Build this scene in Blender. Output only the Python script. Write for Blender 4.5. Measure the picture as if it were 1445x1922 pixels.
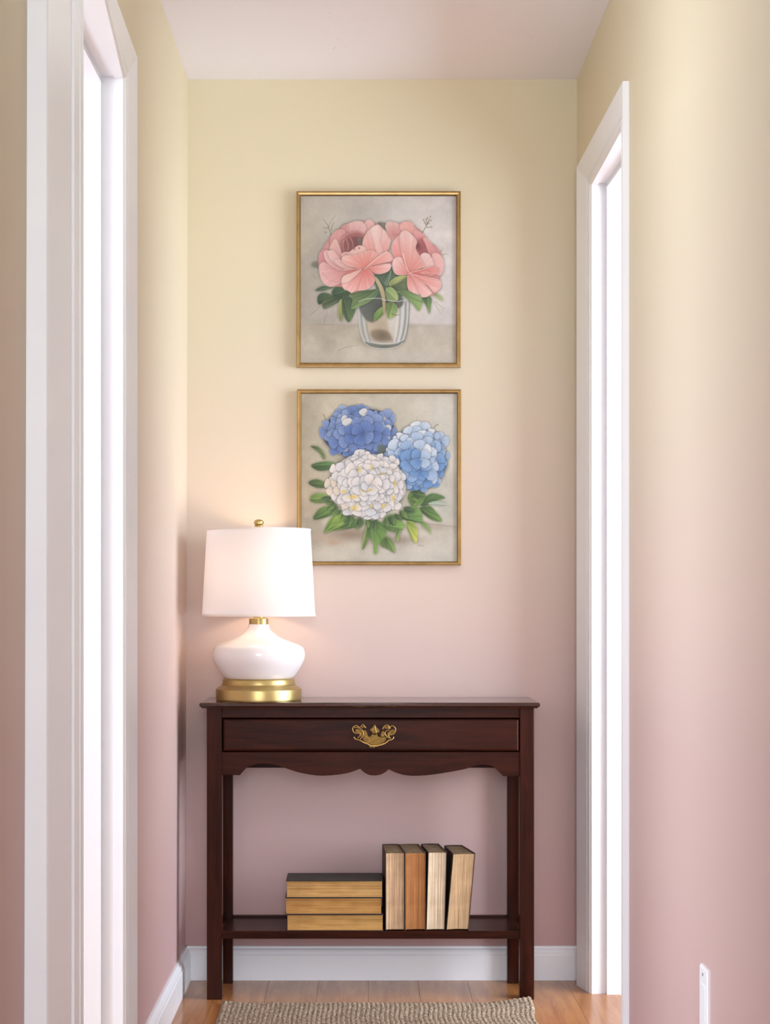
import bpy, bmesh, math, random
import numpy as np
from mathutils import Vector, Matrix

for _o in list(bpy.data.objects):
    bpy.data.objects.remove(_o)
scene = bpy.context.scene
COL = scene.collection
random.seed(7)

# ------------------------------------------------------------------ camera
F, CX, CY, CAMZ, ZW = 3300.0, 685.0, 1120.0, 1.021, 4.694
cam_d = bpy.data.cameras.new('camera')
cam = bpy.data.objects.new('camera', cam_d); COL.objects.link(cam)
cam.location = (0, 0, CAMZ); cam.rotation_euler = (math.pi/2, 0, 0)
cam_d.sensor_fit = 'AUTO'; cam_d.sensor_width = 36.0
cam_d.lens = F/1922.0*36.0
cam_d.shift_x = (722.5-CX)/1922.0
cam_d.shift_y = (CY-961.0)/1922.0
cam_d.clip_start = 0.02
scene.camera = cam

def PX(x, Y): return (x-CX)*Y/F
def PZ(y, Y): return CAMZ-(y-CY)*Y/F

# ------------------------------------------------------------------ light
def lin(r, g, b):
    f = lambda c: (c/255.0)/12.92 if c/255.0 <= 0.04045 else ((c/255.0+0.055)/1.055)**2.4
    return (f(r), f(g), f(b))
world = bpy.data.worlds.new('world'); scene.world = world; world.use_nodes = True
world.node_tree.nodes['Background'].inputs[0].default_value = (0.80, 0.88, 1.0, 1)
world.node_tree.nodes['Background'].inputs[1].default_value = 0.6

def area(name, loc, rot, sx, sy, power, color, spread=180):
    d = bpy.data.lights.new(name, 'AREA'); d.shape = 'RECTANGLE'; d.size = sx; d.size_y = sy
    d.energy = power; d.color = color; d.spread = math.radians(spread)
    o = bpy.data.objects.new(name, d); COL.objects.link(o); o.location = loc; o.rotation_euler = rot
    return o
# daylight at the windows of the two side rooms; south is an added fill behind the camera, no window there
area('window_light_west', (-2.55, 2.85, 1.25), (0, -math.pi/2, 0), 2.0, 2.6, 79, (0.91, 1.0, 1.10))
area('window_light_east', (2.60, 3.35, 1.25), (0, math.pi/2, 0), 2.0, 2.2, 106, (0.91, 1.0, 1.10))
area('fill_light_south', (0.05, -1.85, 1.55), (math.radians(-90), 0, math.pi), 0.95, 1.5, 58, (0.90, 1.0, 1.09))
# added fill below the ceiling, above the frame; no lamp hangs there
_d = bpy.data.lights.new('ceiling_fill_light', 'POINT'); _d.energy = 1.5; _d.color = (0.95, 1, 1); _d.shadow_soft_size = 0.14
_o = bpy.data.objects.new('ceiling_fill_light', _d); COL.objects.link(_o); _o.location = (0.05, 3.15, 2.13)
scene.view_settings.view_transform = 'Standard'
scene.view_settings.look = 'None'
scene.view_settings.gamma = 1.0
scene.view_settings.use_curve_mapping = False
scene.view_settings.exposure = 0.23

# ------------------------------------------------------------------ materials
def new_mat(name):
    m = bpy.data.materials.new(name); m.use_nodes = True
    nt = m.node_tree
    b = nt.nodes['Principled BSDF']
    return m, nt, b
def N(nt, t, **kw):
    n = nt.nodes.new(t)
    for k, v in kw.items():
        if k in ('inputs',):
            for kk, vv in v.items(): n.inputs[kk].default_value = vv
        else: setattr(n, k, v)
    return n
def L(nt, a, b): nt.links.new(a, b)
def spec(b, v): b.inputs['Specular IOR Level'].default_value = v
def plain(name, col, rough=0.5, metal=0.0, sp=0.5, bump=0.0, bscale=60, var=0.0, vscale=8, stretch=(1,1,1)):
    m, nt, b = new_mat(name)
    b.inputs['Roughness'].default_value = rough; b.inputs['Metallic'].default_value = metal; spec(b, sp)
    tc = N(nt, 'ShaderNodeTexCoord'); mp = N(nt, 'ShaderNodeMapping'); mp.inputs['Scale'].default_value = stretch
    L(nt, tc.outputs['Object'], mp.inputs[0])
    nz = N(nt, 'ShaderNodeTexNoise'); nz.inputs['Scale'].default_value = vscale; nz.inputs['Detail'].default_value = 5
    L(nt, mp.outputs[0], nz.inputs['Vector'])
    rp = N(nt, 'ShaderNodeValToRGB')
    c = lin(*col)
    rp.color_ramp.elements[0].position = 0.3; rp.color_ramp.elements[1].position = 0.7
    rp.color_ramp.elements[0].color = tuple(min(1, x*(1-var)) for x in c)+(1,)
    rp.color_ramp.elements[1].color = tuple(min(1, x*(1+var)) for x in c)+(1,)
    L(nt, nz.outputs[0], rp.inputs[0]); L(nt, rp.outputs[0], b.inputs['Base Color'])
    if bump:
        n2 = N(nt, 'ShaderNodeTexNoise'); n2.inputs['Scale'].default_value = bscale; n2.inputs['Detail'].default_value = 3
        L(nt, mp.outputs[0], n2.inputs['Vector'])
        bp = N(nt, 'ShaderNodeBump'); bp.inputs['Strength'].default_value = bump; bp.inputs['Distance'].default_value = 0.002
        L(nt, n2.outputs[0], bp.inputs['Height']); L(nt, bp.outputs[0], b.inputs['Normal'])
    return m

# ombre wall paint: the tint changes with height on the wall
WALL_STOPS = [(0.0, (200,166,166)), (0.25, (203,172,171)), (0.5, (206,180,176)), (0.75, (208,183,178)), (0.95, (212,191,182)),
              (1.15, (214,197,183)), (1.4, (216,202,183)), (1.7, (217,206,183)), (2.0, (220,209,182)), (2.4, (227,217,189))]
def make_wall_mat():
    m, nt, b = new_mat('ombre_wall_paint')
    b.inputs['Roughness'].default_value = 0.55; spec(b, 0.25)
    g = N(nt, 'ShaderNodeNewGeometry'); s = N(nt, 'ShaderNodeSeparateXYZ'); L(nt, g.outputs['Position'], s.inputs[0])
    nz = N(nt, 'ShaderNodeTexNoise'); nz.inputs['Scale'].default_value = 2.2; nz.inputs['Detail'].default_value = 2
    L(nt, g.outputs['Position'], nz.inputs['Vector'])
    ma = N(nt, 'ShaderNodeMath', operation='MULTIPLY_ADD'); ma.inputs[1].default_value = 0.12; ma.inputs[2].default_value = -0.06
    L(nt, nz.outputs[0], ma.inputs[0])
    ad = N(nt, 'ShaderNodeMath', operation='ADD'); L(nt, s.outputs[2], ad.inputs[0]); L(nt, ma.outputs[0], ad.inputs[1])
    mr = N(nt, 'ShaderNodeMapRange'); mr.inputs[1].default_value = 0; mr.inputs[2].default_value = 2.4
    L(nt, ad.outputs[0], mr.inputs[0])
    rp = N(nt, 'ShaderNodeValToRGB'); els = rp.color_ramp.elements
    els[0].position = 0; els[0].color = lin(*WALL_STOPS[0][1])+(1,)
    els[1].position = 1; els[1].color = lin(*WALL_STOPS[-1][1])+(1,)
    for z, c in WALL_STOPS[1:-1]:
        e = els.new(z/2.4); e.color = lin(*c)+(1,)
    L(nt, mr.outputs[0], rp.inputs[0]); L(nt, rp.outputs[0], b.inputs['Base Color'])
    n2 = N(nt, 'ShaderNodeTexNoise'); n2.inputs['Scale'].default_value = 260
    L(nt, g.outputs['Position'], n2.inputs['Vector'])
    bp = N(nt, 'ShaderNodeBump'); bp.inputs['Strength'].default_value = 0.06; bp.inputs['Distance'].default_value = 0.001
    L(nt, n2.outputs[0], bp.inputs['Height']); L(nt, bp.outputs[0], b.inputs['Normal'])
    return m
M_WALL = make_wall_mat()
M_TRIM = plain('white_trim_paint', (245,248,255), 0.35, sp=0.45, bump=0.05, bscale=120, var=0.015)
M_WHITE = plain('white_room_paint', (232,228,226), 0.7, sp=0.2)

def make_ceiling_mat():
    m, nt, b = new_mat('ceiling_paint')
    b.inputs['Roughness'].default_value = 0.9; spec(b, 0.1)
    g = N(nt, 'ShaderNodeNewGeometry')
    vo = N(nt, 'ShaderNodeTexVoronoi'); vo.inputs['Scale'].default_value = 42; L(nt, g.outputs['Position'], vo.inputs['Vector'])
    n0 = N(nt, 'ShaderNodeTexNoise'); n0.inputs['Scale'].default_value = 7; L(nt, g.outputs['Position'], n0.inputs['Vector'])
    a = N(nt, 'ShaderNodeMapRange'); a.inputs[1].default_value = 0.04; a.inputs[2].default_value = 0.12; a.inputs[3].default_value = 1; a.inputs[4].default_value = 0
    L(nt, vo.outputs['Distance'], a.inputs[0])
    c = N(nt, 'ShaderNodeMapRange'); c.inputs[1].default_value = 0.56; c.inputs[2].default_value = 0.66
    L(nt, n0.outputs[0], c.inputs[0])
    mu = N(nt, 'ShaderNodeMath', operation='MULTIPLY'); L(nt, a.outputs[0], mu.inputs[0]); L(nt, c.outputs[0], mu.inputs[1])
    mx = N(nt, 'ShaderNodeMixRGB'); mx.inputs[1].default_value = lin(247,246,255)+(1,); mx.inputs[2].default_value = lin(176,166,166)+(1,)
    mm = N(nt, 'ShaderNodeMath', operation='MULTIPLY'); mm.inputs[1].default_value = 0.6; L(nt, mu.outputs[0], mm.inputs[0])
    L(nt, mm.outputs[0], mx.inputs[0]); L(nt, mx.outputs[0], b.inputs['Base Color'])
    n2 = N(nt, 'ShaderNodeTexNoise'); n2.inputs['Scale'].default_value = 90; n2.inputs['Detail'].default_value = 4
    L(nt, g.outputs['Position'], n2.inputs['Vector'])
    bp = N(nt, 'ShaderNodeBump'); bp.inputs['Strength'].default_value = 0.15; bp.inputs['Distance'].default_value = 0.003
    L(nt, n2.outputs[0], bp.inputs['Height']); L(nt, bp.outputs[0], b.inputs['Normal'])
    return m
M_CEIL = make_ceiling_mat()

def wood(name, c_dark, c_light, stretch, rough=0.3, sp=0.5, random_tint=0.0, coat=0.0, ns=9, bump=0.03):
    m, nt, b = new_mat(name)
    b.inputs['Roughness'].default_value = rough; spec(b, sp)
    b.inputs['Coat Weight'].default_value = coat; b.inputs['Coat Roughness'].default_value = 0.12
    tc = N(nt, 'ShaderNodeTexCoord'); mp = N(nt, 'ShaderNodeMapping'); mp.inputs['Scale'].default_value = stretch
    oi = N(nt, 'ShaderNodeObjectInfo')
    L(nt, tc.outputs['Object'], mp.inputs[0])
    ml = N(nt, 'ShaderNodeMath', operation='MULTIPLY'); ml.inputs[1].default_value = 40.0; L(nt, oi.outputs['Random'], ml.inputs[0])
    cb = N(nt, 'ShaderNodeCombineXYZ'); L(nt, ml.outputs[0], cb.inputs[0]); L(nt, ml.outputs[0], cb.inputs[1]); L(nt, ml.outputs[0], cb.inputs[2])
    va = N(nt, 'ShaderNodeVectorMath', operation='ADD'); L(nt, mp.outputs[0], va.inputs[0]); L(nt, cb.outputs[0], va.inputs[1])
    nz = N(nt, 'ShaderNodeTexNoise'); nz.inputs['Scale'].default_value = ns; nz.inputs['Detail'].default_value = 7
    nz.inputs['Roughness'].default_value = 0.65; nz.inputs['Distortion'].default_value = 0.6
    L(nt, va.outputs[0], nz.inputs['Vector'])
    rp = N(nt, 'ShaderNodeValToRGB'); rp.color_ramp.elements[0].position = 0.32; rp.color_ramp.elements[1].position = 0.72
    rp.color_ramp.elements[0].color = lin(*c_dark)+(1,); rp.color_ramp.elements[1].color = lin(*c_light)+(1,)
    L(nt, nz.outputs[0], rp.inputs[0])
    out = rp.outputs[0]
    if random_tint:
        hs = N(nt, 'ShaderNodeHueSaturation'); mr = N(nt, 'ShaderNodeMapRange')
        mr.inputs[3].default_value = 1-random_tint; mr.inputs[4].default_value = 1+random_tint
        L(nt, oi.outputs['Random'], mr.inputs[0]); L(nt, mr.outputs[0], hs.inputs['Value']); L(nt, out, hs.inputs['Color']); out = hs.outputs[0]
    L(nt, out, b.inputs['Base Color'])
    if bump:
        bp = N(nt, 'ShaderNodeBump'); bp.inputs['Strength'].default_value = bump; bp.inputs['Distance'].default_value = 0.001
        L(nt, nz.outputs[0], bp.inputs['Height']); L(nt, bp.outputs[0], b.inputs['Normal'])
    return m
MH_D, MH_L = (36,14,8), (64,27,16)
M_MAH_X = wood('mahogany_grain_x', MH_D, MH_L, (0.5, 4, 5), 0.27, sp=0.12)
M_MAH_Z = wood('mahogany_grain_z', MH_D, MH_L, (5, 4, 0.5), 0.27, sp=0.12)
M_MAH_TOP = wood('mahogany_polished_top', (40,20,14), (70,34,24), (0.5, 4, 5), 0.14, coat=0.4, bump=0.005)
M_OAK = wood('oak_floor_board', (156,98,54), (194,136,82), (9, 0.8, 1), 0.25, sp=0.3, random_tint=0.06, coat=0.12, ns=4, bump=0.01)
M_GAP = plain('dark_joint', (70,44,28), 0.8)
M_BRASS = plain('satin_brass', (186,166,112), 0.36, 1.0, bump=0.04, bscale=300, var=0.05)
M_BRASS_P = plain('polished_brass_pull', (206,172,104), 0.30, 1.0, bump=0.2, bscale=500, var=0.1, vscale=90)
M_BRASS_D = plain('aged_brass_plate', (140,112,62), 0.42, 1.0, bump=0.6, bscale=700, var=0.30, vscale=160)
M_GOLD = plain('antique_gold_frame', (178,148,98), 0.33, 1.0, bump=0.08, bscale=200, var=0.12, vscale=30)
M_CER = plain('white_ceramic_glaze', (236,231,232), 0.12, sp=0.6)
M_RUG = None

# ------------------------------------------------------------------ mesh helpers
def link(name, bm, mat, parent=None, smooth=False, bevel=0.0, seg=2):
    me = bpy.data.meshes.new(name); bmesh.ops.recalc_face_normals(bm, faces=bm.faces)
    bm.to_mesh(me); bm.free()
    o = bpy.data.objects.new(name, me); COL.objects.link(o)
    if mat: me.materials.append(mat)
    if smooth:
        me.polygons.foreach_set('use_smooth', [True]*len(me.polygons))
    if smooth:
        es = o.modifiers.new('crisp', 'EDGE_SPLIT'); es.split_angle = math.radians(28)
    if bevel:
        md = o.modifiers.new('bevel', 'BEVEL'); md.width = bevel; md.segments = seg; md.limit_method = 'ANGLE'; md.angle_limit = math.radians(40)
        md.harden_normals = False
    if parent: o.parent = parent
    return o
def BX(bm, x0, x1, y0, y1, z0, z1):
    v = [bm.verts.new(p) for p in ((x0,y0,z0),(x1,y0,z0),(x1,y1,z0),(x0,y1,z0),(x0,y0,z1),(x1,y0,z1),(x1,y1,z1),(x0,y1,z1))]
    for f in ((0,3,2,1),(4,5,6,7),(0,1,5,4),(1,2,6,5),(2,3,7,6),(3,0,4,7)): bm.faces.new([v[i] for i in f])
    return v
def boxo(name, mat, parent, b, bevel=0.0):
    bm = bmesh.new(); BX(bm, *b); return link(name, bm, mat, parent, bevel=bevel)
def prism_xz(bm, pts, y0, y1):
    a = [bm.verts.new((x, y0, z)) for x, z in pts]; b = [bm.verts.new((x, y1, z)) for x, z in pts]
    n = len(pts); bm.faces.new(a); bm.faces.new(b[::-1])
    for i in range(n): bm.faces.new((a[i], b[i], b[(i+1) % n], a[(i+1) % n]))
def lathe(bm, prof, cx=0, cy=0, seg=96, cap=True):
    rings = []
    for r, z in prof:
        rings.append([bm.verts.new((cx+r*math.cos(2*math.pi*i/seg), cy+r*math.sin(2*math.pi*i/seg), z)) for i in range(seg)])
    for a, b in zip(rings, rings[1:]):
        for i in range(seg): bm.faces.new((a[i], a[(i+1) % seg], b[(i+1) % seg], b[i]))
    if cap:
        bm.faces.new(rings[0][::-1]); bm.faces.new(rings[-1])
def crom(pts, n=8, closed=False):
    P = [Vector(p) for p in pts]; out = []; m = len(P)
    rng = range(m) if closed else range(m-1)
    for i in rng:
        if closed: p0, p1, p2, p3 = P[i-1], P[i], P[(i+1) % m], P[(i+2) % m]
        else: p0, p1, p2, p3 = P[max(i-1, 0)], P[i], P[i+1], P[min(i+2, m-1)]
        for k in range(n):
            t = k/n
            out.append(0.5*((2*p1)+(-p0+p2)*t+(2*p0-5*p1+4*p2-p3)*t*t+(-p0+3*p1-3*p2+p3)*t**3))
    if not closed: out.append(P[-1])
    return out
def tube(bm, pts, rad, seg=8, closed=False):
    pts = [Vector(p) for p in pts]; rings = []; n = len(pts)
    for i, p in enumerate(pts):
        a = pts[i-1] if (i or closed) else pts[0]; b = pts[(i+1) % n] if (i < n-1 or closed) else pts[-1]
        d = (b-a).normalized() if (b-a).length > 1e-9 else Vector((0,0,1))
        up = Vector((0,1,0)) if abs(d.y) < .9 else Vector((1,0,0))
        u = d.cross(up).normalized(); w = d.cross(u).normalized()
        r = rad(i/(n-1)) if callable(rad) else rad
        rings.append([bm.verts.new(p+u*r*math.cos(2*math.pi*k/seg)+w*r*math.sin(2*math.pi*k/seg)) for k in range(seg)])
    pr = list(zip(rings, rings[1:]))+([(rings[-1], rings[0])] if closed else [])
    for A, B in pr:
        for k in range(seg): bm.faces.new((A[k], A[(k+1) % seg], B[(k+1) % seg], B[k]))
    if not closed: bm.faces.new(rings[0][::-1]); bm.faces.new(rings[-1])
def thing(name, label, cat, loc=(0,0,0), rot=(0,0,0), group=None):
    o = bpy.data.objects.new(name, None); o.empty_display_size = 0.05; COL.objects.link(o)
    o.location = loc; o.rotation_euler = rot; o['label'] = label; o['category'] = cat
    if group: o['group'] = group
    return o
def struct(o, label=None, cat=None):
    o['kind'] = 'structure'
    if label: o['label'] = label
    if cat: o['category'] = cat
    return o

# ================================================================== ROOM SHELL
H = PZ(149, ZW)                    # ceiling height
XR, XL = PX(1083, ZW), -0.476      # wall planes
Y0 = -2.0
WT = 0.13                          # wall thickness
# right door frame stations: (Y outer, X outer, Ztop outer), (Y inner, X inner, Ztop inner)
R_far = ((4.623, 0.556, 2.150), (4.519, 0.5795, 2.080))
R_near = ((3.771, 0.553, 2.127), (3.871, 0.565, 2.054))
L_far = ((3.582, -0.464, 2.121), (3.482, -0.476, 2.047))
L_near = ((2.468, -0.447, 2.121), (2.621, -0.4177, 2.047))
def hole(far, near, u=0.3):
    a = far[0][0]+(far[1][0]-far[0][0])*u; b = near[0][0]+(near[1][0]-near[0][0])*u
    z = min(far[0][2], near[0][2])-0.006
    return b, a, z
def wall_with_hole(name, x0, x1, far, near, lean=0.0, label=''):
    yb, ya, zt = hole(far, near)
    bm = bmesh.new()
    BX(bm, x0, x1, Y0, yb, 0, H); BX(bm, x0, x1, ya, ZW, 0, H); BX(bm, x0, x1, yb, ya, zt, H)
    if lean:
        for v in bm.verts: v.co.x += lean*(v.co.z/H-0.5)
    o = link(name, bm, M_WALL); struct(o, label, 'wall'); return o
wall_with_hole('wall_left', XL-WT, XL, L_far, L_near, 0.007, 'left wall with ombre paint fading from cream to pink')
wall_with_hole('wall_right', XR, XR+WT, R_far, R_near, 0, 'right wall with ombre paint fading from cream to pink')
bm = bmesh.new(); BX(bm, XL-WT, XR+WT, ZW, ZW+0.1, 0, H)
struct(link('wall_back', bm, M_WALL), 'end wall with ombre paint, hung with two flower paintings', 'wall')
bm = bmesh.new(); BX(bm, XL-WT, XR+WT, Y0-0.1, Y0, 0, H)
struct(link('wall_front', bm, M_WALL), 'wall behind the viewpoint in the same ombre paint', 'wall')
bm = bmesh.new(); BX(bm, -2.8, 2.9, Y0-0.1, 6.2, H, H+0.1)
struct(link('ceiling', bm, M_CEIL), 'pale textured ceiling over the hallway', 'ceiling')
# side rooms behind the two doorways
bm = bmesh.new()
BX(bm, -2.8, -2.7, 0.8, 6.1, 0, H); BX(bm, -2.8, XL-WT, 0.8, 0.9, 0, H); BX(bm, -2.8, XL-WT, 6.0, 6.1, 0, H); BX(bm, XL-WT-0.02, XL-WT, 4.694, 6.0, 0, H)
struct(link('wall_side_room_left', bm, M_WHITE), 'white walls of the side room beyond the left doorway', 'wall')
bm = bmesh.new()
BX(bm, 2.8, 2.9, 0.8, 6.1, 0, H); BX(bm, XR+WT, 2.9, 0.8, 0.9, 0, H); BX(bm, XR+WT, 2.9, 6.0, 6.1, 0, H); BX(bm, XR+WT, XR+WT+0.02, 4.694, 6.0, 0, H)
struct(link('wall_side_room_right', bm, M_WHITE), 'white walls of the side room beyond the right doorway', 'wall')

# floor: subfloor slab and separate oak boards
bm = bmesh.new(); BX(bm, -2.8, 2.9, Y0-0.1, 6.2, -0.06, -0.012)
floor = link('floor', bm, M_GAP); struct(floor, 'glossy honey oak strip floor', 'floor')
BW = 0.1315
board_meshes = {}
def board(x0, x1, y0, y1):
    k = (round(x1-x0, 4), round(y1-y0, 3))
    if k not in board_meshes:
        bm = bmesh.new(); g = 0.00025; w, l = k
        v = BX(bm, g, w-g, g, l-g, -0.012, 0)
        bmesh.ops.bevel(bm, geom=[e for e in bm.edges if all(q.co.z > -0.001 for q in e.verts)], offset=0.0004, segments=1, affect='EDGES')
        bmesh.ops.recalc_face_normals(bm, faces=bm.faces)
        me = bpy.data.meshes.new('floor_board'); bm.to_mesh(me); bm.free(); me.materials.append(M_OAK); board_meshes[k] = me
    o = bpy.data.objects.new('floor_board', board_meshes[k]); COL.objects.link(o)
    o.location = (x0, y0, 0); o.parent = floor
rb = random.Random(3)
for k in range(-5, 6):
    x0 = 0.0085+BW*k
    y = 4.694-rb.uniform(0.3, 1.1); ytop = 4.694
    while ytop > 0.3:
        board(x0, x0+BW, y, ytop); ytop = y; y = max(0.0, y-rb.choice((0.7, 0.9, 1.1, 1.3)))
        if ytop-y < 0.05: break
bm = bmesh.new()
BX(bm, -2.7, 0.0085-BW*5, Y0, 6.1, -0.012, 0); BX(bm, 0.0085+BW*6, 2.8, Y0, 6.1, -0.012, 0); BX(bm, 0.0085-BW*5, 0.0085+BW*6, Y0, 0.0, -0.012, 0)
o = link('floor_margin', bm, M_OAK, floor)

# baseboards (moulded profile: depth from wall, height)
BH = PZ(1775, ZW)
BPROF = [(0,0),(0.016,0),(0.016,BH*0.74),(0.0135,BH*0.78),(0.0135,BH*0.84),(0.011,BH*0.90),(0.006,BH*0.93),(0.0055,BH),(0,BH)]
def base_x(name, x0, x1, yw, sgn, label):       # runs along X on a wall facing sgn
    bm = bmesh.new()
    a = [bm.verts.new((x0, yw+sgn*d, z)) for d, z in BPROF]; b = [bm.verts.new((x1, yw+sgn*d, z)) for d, z in BPROF]
    for i in range(len(a)): bm.faces.new((a[i], a[(i+1) % len(a)], b[(i+1) % len(a)], b[i]))
    bm.faces.new(a); bm.faces.new(b[::-1]); return struct(link(name, bm, M_TRIM), label, 'baseboard')
def base_y(name, segs, xw, sgn, label, lean=0):
    bm = bmesh.new()
    for y0, y1 in segs:
        xo = xw-lean*0.5
        a = [bm.verts.new((xo+sgn*d, y0, z)) for d, z in BPROF]; b = [bm.verts.new((xo+sgn*d, y1, z)) for d, z in BPROF]
        for i in range(len(a)): bm.faces.new((a[i], a[(i+1) % len(a)], b[(i+1) % len(a)], b[i]))
        bm.faces.new(a); bm.faces.new(b[::-1])
    return struct(link(name, bm, M_TRIM), label, 'baseboard')
base_x('baseboard_back', XL-0.004, XR, ZW, -1, 'scuffed white baseboard under the end wall')
base_y('baseboard_left', [(Y0, L_near[0][0]), (L_far[0][0], ZW)], XL, 1, 'white baseboard along the left wall', 0.007)
base_y('baseboard_right', [(Y0, R_near[0][0])], XR, -1, 'white baseboard along the right wall')

# door frames
CPROF = [(0,0),(0.03,0.0012),(0.72,0.0),(0.74,-0.0022),(0.79,-0.0022),(0.81,0.0012),(0.93,0.0012),(0.96,-0.002),(1.0,-0.003)]
def lerp(a, b, t): return tuple(p+(q-p)*t for p, q in zip(a, b))
def door_frame(name, far, near, side, prof_far, prof_near, label, stop_off):
    root = bpy.data.objects.new(name, None); COL.objects.link(root); struct(root, label, 'doorway')
    n = -1 if side > 0 else 1            # direction out of the wall towards the hall
    xw = XR if side > 0 else XL
    def st(S, prof, bottom):
        (yo, xo, zo), (yi, xi, zi) = S; out = []
        for u, w in prof:
            y, x, z = lerp((yo, xo, zo), (yi, xi, zi), u)
            out.append(Vector((x+n*w, y, 0 if bottom else z)))
        first = Vector((xw+side*0.008, yo, out[0].z)); last = Vector((max(xw, xi)+0.02 if side > 0 else min(xw, xi)-0.02, yi, out[-1].z))
        return [first]+out+[last]
    def sweep(A, B, nm):
        bm = bmesh.new(); a = [bm.verts.new(p) for p in A]; b = [bm.verts.new(p) for p in B]; m = len(a)
        for i in range(m): bm.faces.new((a[i], a[(i+1) % m], b[(i+1) % m], b[i]))
        bm.faces.new(a); bm.faces.new(b[::-1]); return link(nm, bm, M_TRIM, root)
    sweep(st(far, prof_far, True), st(far, prof_far, False), 'casing_side')
    sweep(st(near, prof_near, True), st(near, prof_near, False), 'casing_side')
    sweep(st(far, prof_far, False), st(near, prof_far, False), 'casing_head')
    xf, xn = far[1][1], near[1][1]; xb = xw+side*WT+side*0.005
    yf, yn = far[1][0]+0.004, near[1][0]-0.004; zf, zn = far[1][2]+0.004, near[1][2]+0.004
    # jambs
    def quadbox(pts8, nm):
        bm = bmesh.new(); v = [bm.verts.new(p) for p in pts8]
        for f in ((0,3,2,1),(4,5,6,7),(0,1,5,4),(1,2,6,5),(2,3,7,6),(3,0,4,7)): bm.faces.new([v[i] for i in f])
        return link(nm, bm, M_TRIM, root)
    s = side
    e = 0.0025*s
    quadbox([(xf+e,yf,0),(xb,yf,0),(xb,yf+0.02,0),(xf+e,yf+0.02,0),(xf+e,yf,zf+.02),(xb,yf,zf+.02),(xb,yf+0.02,zf+.02),(xf+e,yf+0.02,zf+.02)], 'jamb')
    quadbox([(xn+e,yn-0.02,0),(xb,yn-0.02,0),(xb,yn,0),(xn+e,yn,0),(xn+e,yn-0.02,zn+.02),(xb,yn-0.02,zn+.02),(xb,yn,zn+.02),(xn+e,yn,zn+.02)], 'jamb')
    quadbox([(xn+e,yn,zn),(xb,yn,zn),(xb,yf,zf),(xf+e,yf,zf),(xn+e,yn,zn+.02),(xb,yn,zn+.02),(xb,yf,zf+.02),(xf+e,yf,zf+.02)], 'jamb_head')
    xs0 = stop_off; xs1 = stop_off+s*0.038; t = 0.012
    quadbox([(xs0,yf-t,0),(xs1,yf-t,0),(xs1,yf,0),(xs0,yf,0),(xs0,yf-t,zf),(xs1,yf-t,zf),(xs1,yf,zf),(xs0,yf,zf)], 'door_stop')
    quadbox([(xs0,yn,0),(xs1,yn,0),(xs1,yn+t,0),(xs0,yn+t,0),(xs0,yn,zn),(xs1,yn,zn),(xs1,yn+t,zn),(xs0,yn+t,zn)], 'door_stop')
    quadbox([(xs0,yn+t,zn-t),(xs1,yn+t,zn-t),(xs1,yf-t,zf-t),(xs0,yf-t,zf-t),(xs0,yn+t,zn),(xs1,yn+t,zn),(xs1,yf-t,zf),(xs0,yf-t,zf)], 'door_stop_head')
    return root
NEARPROF = [(0,0),(0.03,0.001),(0.62,0.0),(0.64,-0.004),(0.68,-0.004),(0.70,0.001),(0.95,0.001),(1.0,-0.002)]
door_frame('door_1', L_far, L_near, -1, CPROF, NEARPROF, 'white cased doorway in the left wall, near strip softly glossy', PX(191, 3.486))
door_frame('door_2', R_far, R_near, 1, CPROF, CPROF, 'narrow white cased doorway in the right wall beside the console table', PX(1138, 4.52))

# window frames of the rooms the light comes from
def wframe(name, x, yc, zc, w, h, side):
    root = bpy.data.objects.new(name, None); COL.objects.link(root); struct(root, 'white window frame out of view, lighting a side room', 'window')
    for (a, b, c, d) in ((yc-w/2-.06, yc-w/2, zc-h/2-.06, zc+h/2+.06), (yc+w/2, yc+w/2+.06, zc-h/2-.06, zc+h/2+.06), (yc-w/2, yc+w/2, zc+h/2, zc+h/2+.06), (yc-w/2, yc+w/2, zc-h/2-.06, zc-h/2)):
        boxo('window_frame', M_TRIM, root, (min(x, x+side*.16), max(x, x+side*.16), a, b, c, d))
wframe('window_1', -2.54, 2.85, 1.25, 2.6, 2.0, -1)
wframe('window_2', 2.62, 3.35, 1.25, 2.2, 2.0, 1)

# ================================================================== CONSOLE TABLE
YT0, YT1 = 4.431, 4.686
YF = 4.453; YB0, YB1 = 4.640, 4.668
TOPZ = PZ(1319, YT0)
table = thing('console_table', 'dark mahogany console table with one drawer, scalloped apron and low shelf', 'table', (0, 4.56, 0))
def T(name, mat, b, bevel=0.0012):
    o = boxo(name, mat, None, (b[0], b[1], b[2]-4.56, b[3]-4.56, b[4], b[5]), bevel); o.parent = table; return o
xt0, xt1 = PX(374, YT0), PX(1013.5, YT0)
# top: slab with a thumbnail edge
bm = bmesh.new()
th = 0.0145
layers = [(0.0000, TOPZ-0.0005-0.0040), (0.0, TOPZ-0.0095), (0.004, TOPZ-0.0110), (0.006, TOPZ-th)]
prof = [(0.0035, TOPZ), (0.001, TOPZ-0.0015), (0.0, TOPZ-0.0035), (0.0, TOPZ-0.0085), (0.003, TOPZ-0.0110), (0.005, TOPZ-0.0120), (0.006, TOPZ-th)]
rings = []
for d, z in prof:
    rings.append([bm.verts.new(p) for p in ((xt0+d, YT0+d-4.56, z), (xt1-d, YT0+d-4.56, z), (xt1-d, YT1-4.56, z), (xt0+d, YT1-4.56, z))])
for a, b in zip(rings, rings[1:]):
    for i in range(4): bm.faces.new((a[i], a[(i+1) % 4], b[(i+1) % 4], b[i]))
bm.faces.new(rings[0]); bm.faces.new(rings[-1][::-1])
link('tabletop', bm, M_MAH_TOP, table)
UZ = TOPZ-th
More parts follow.
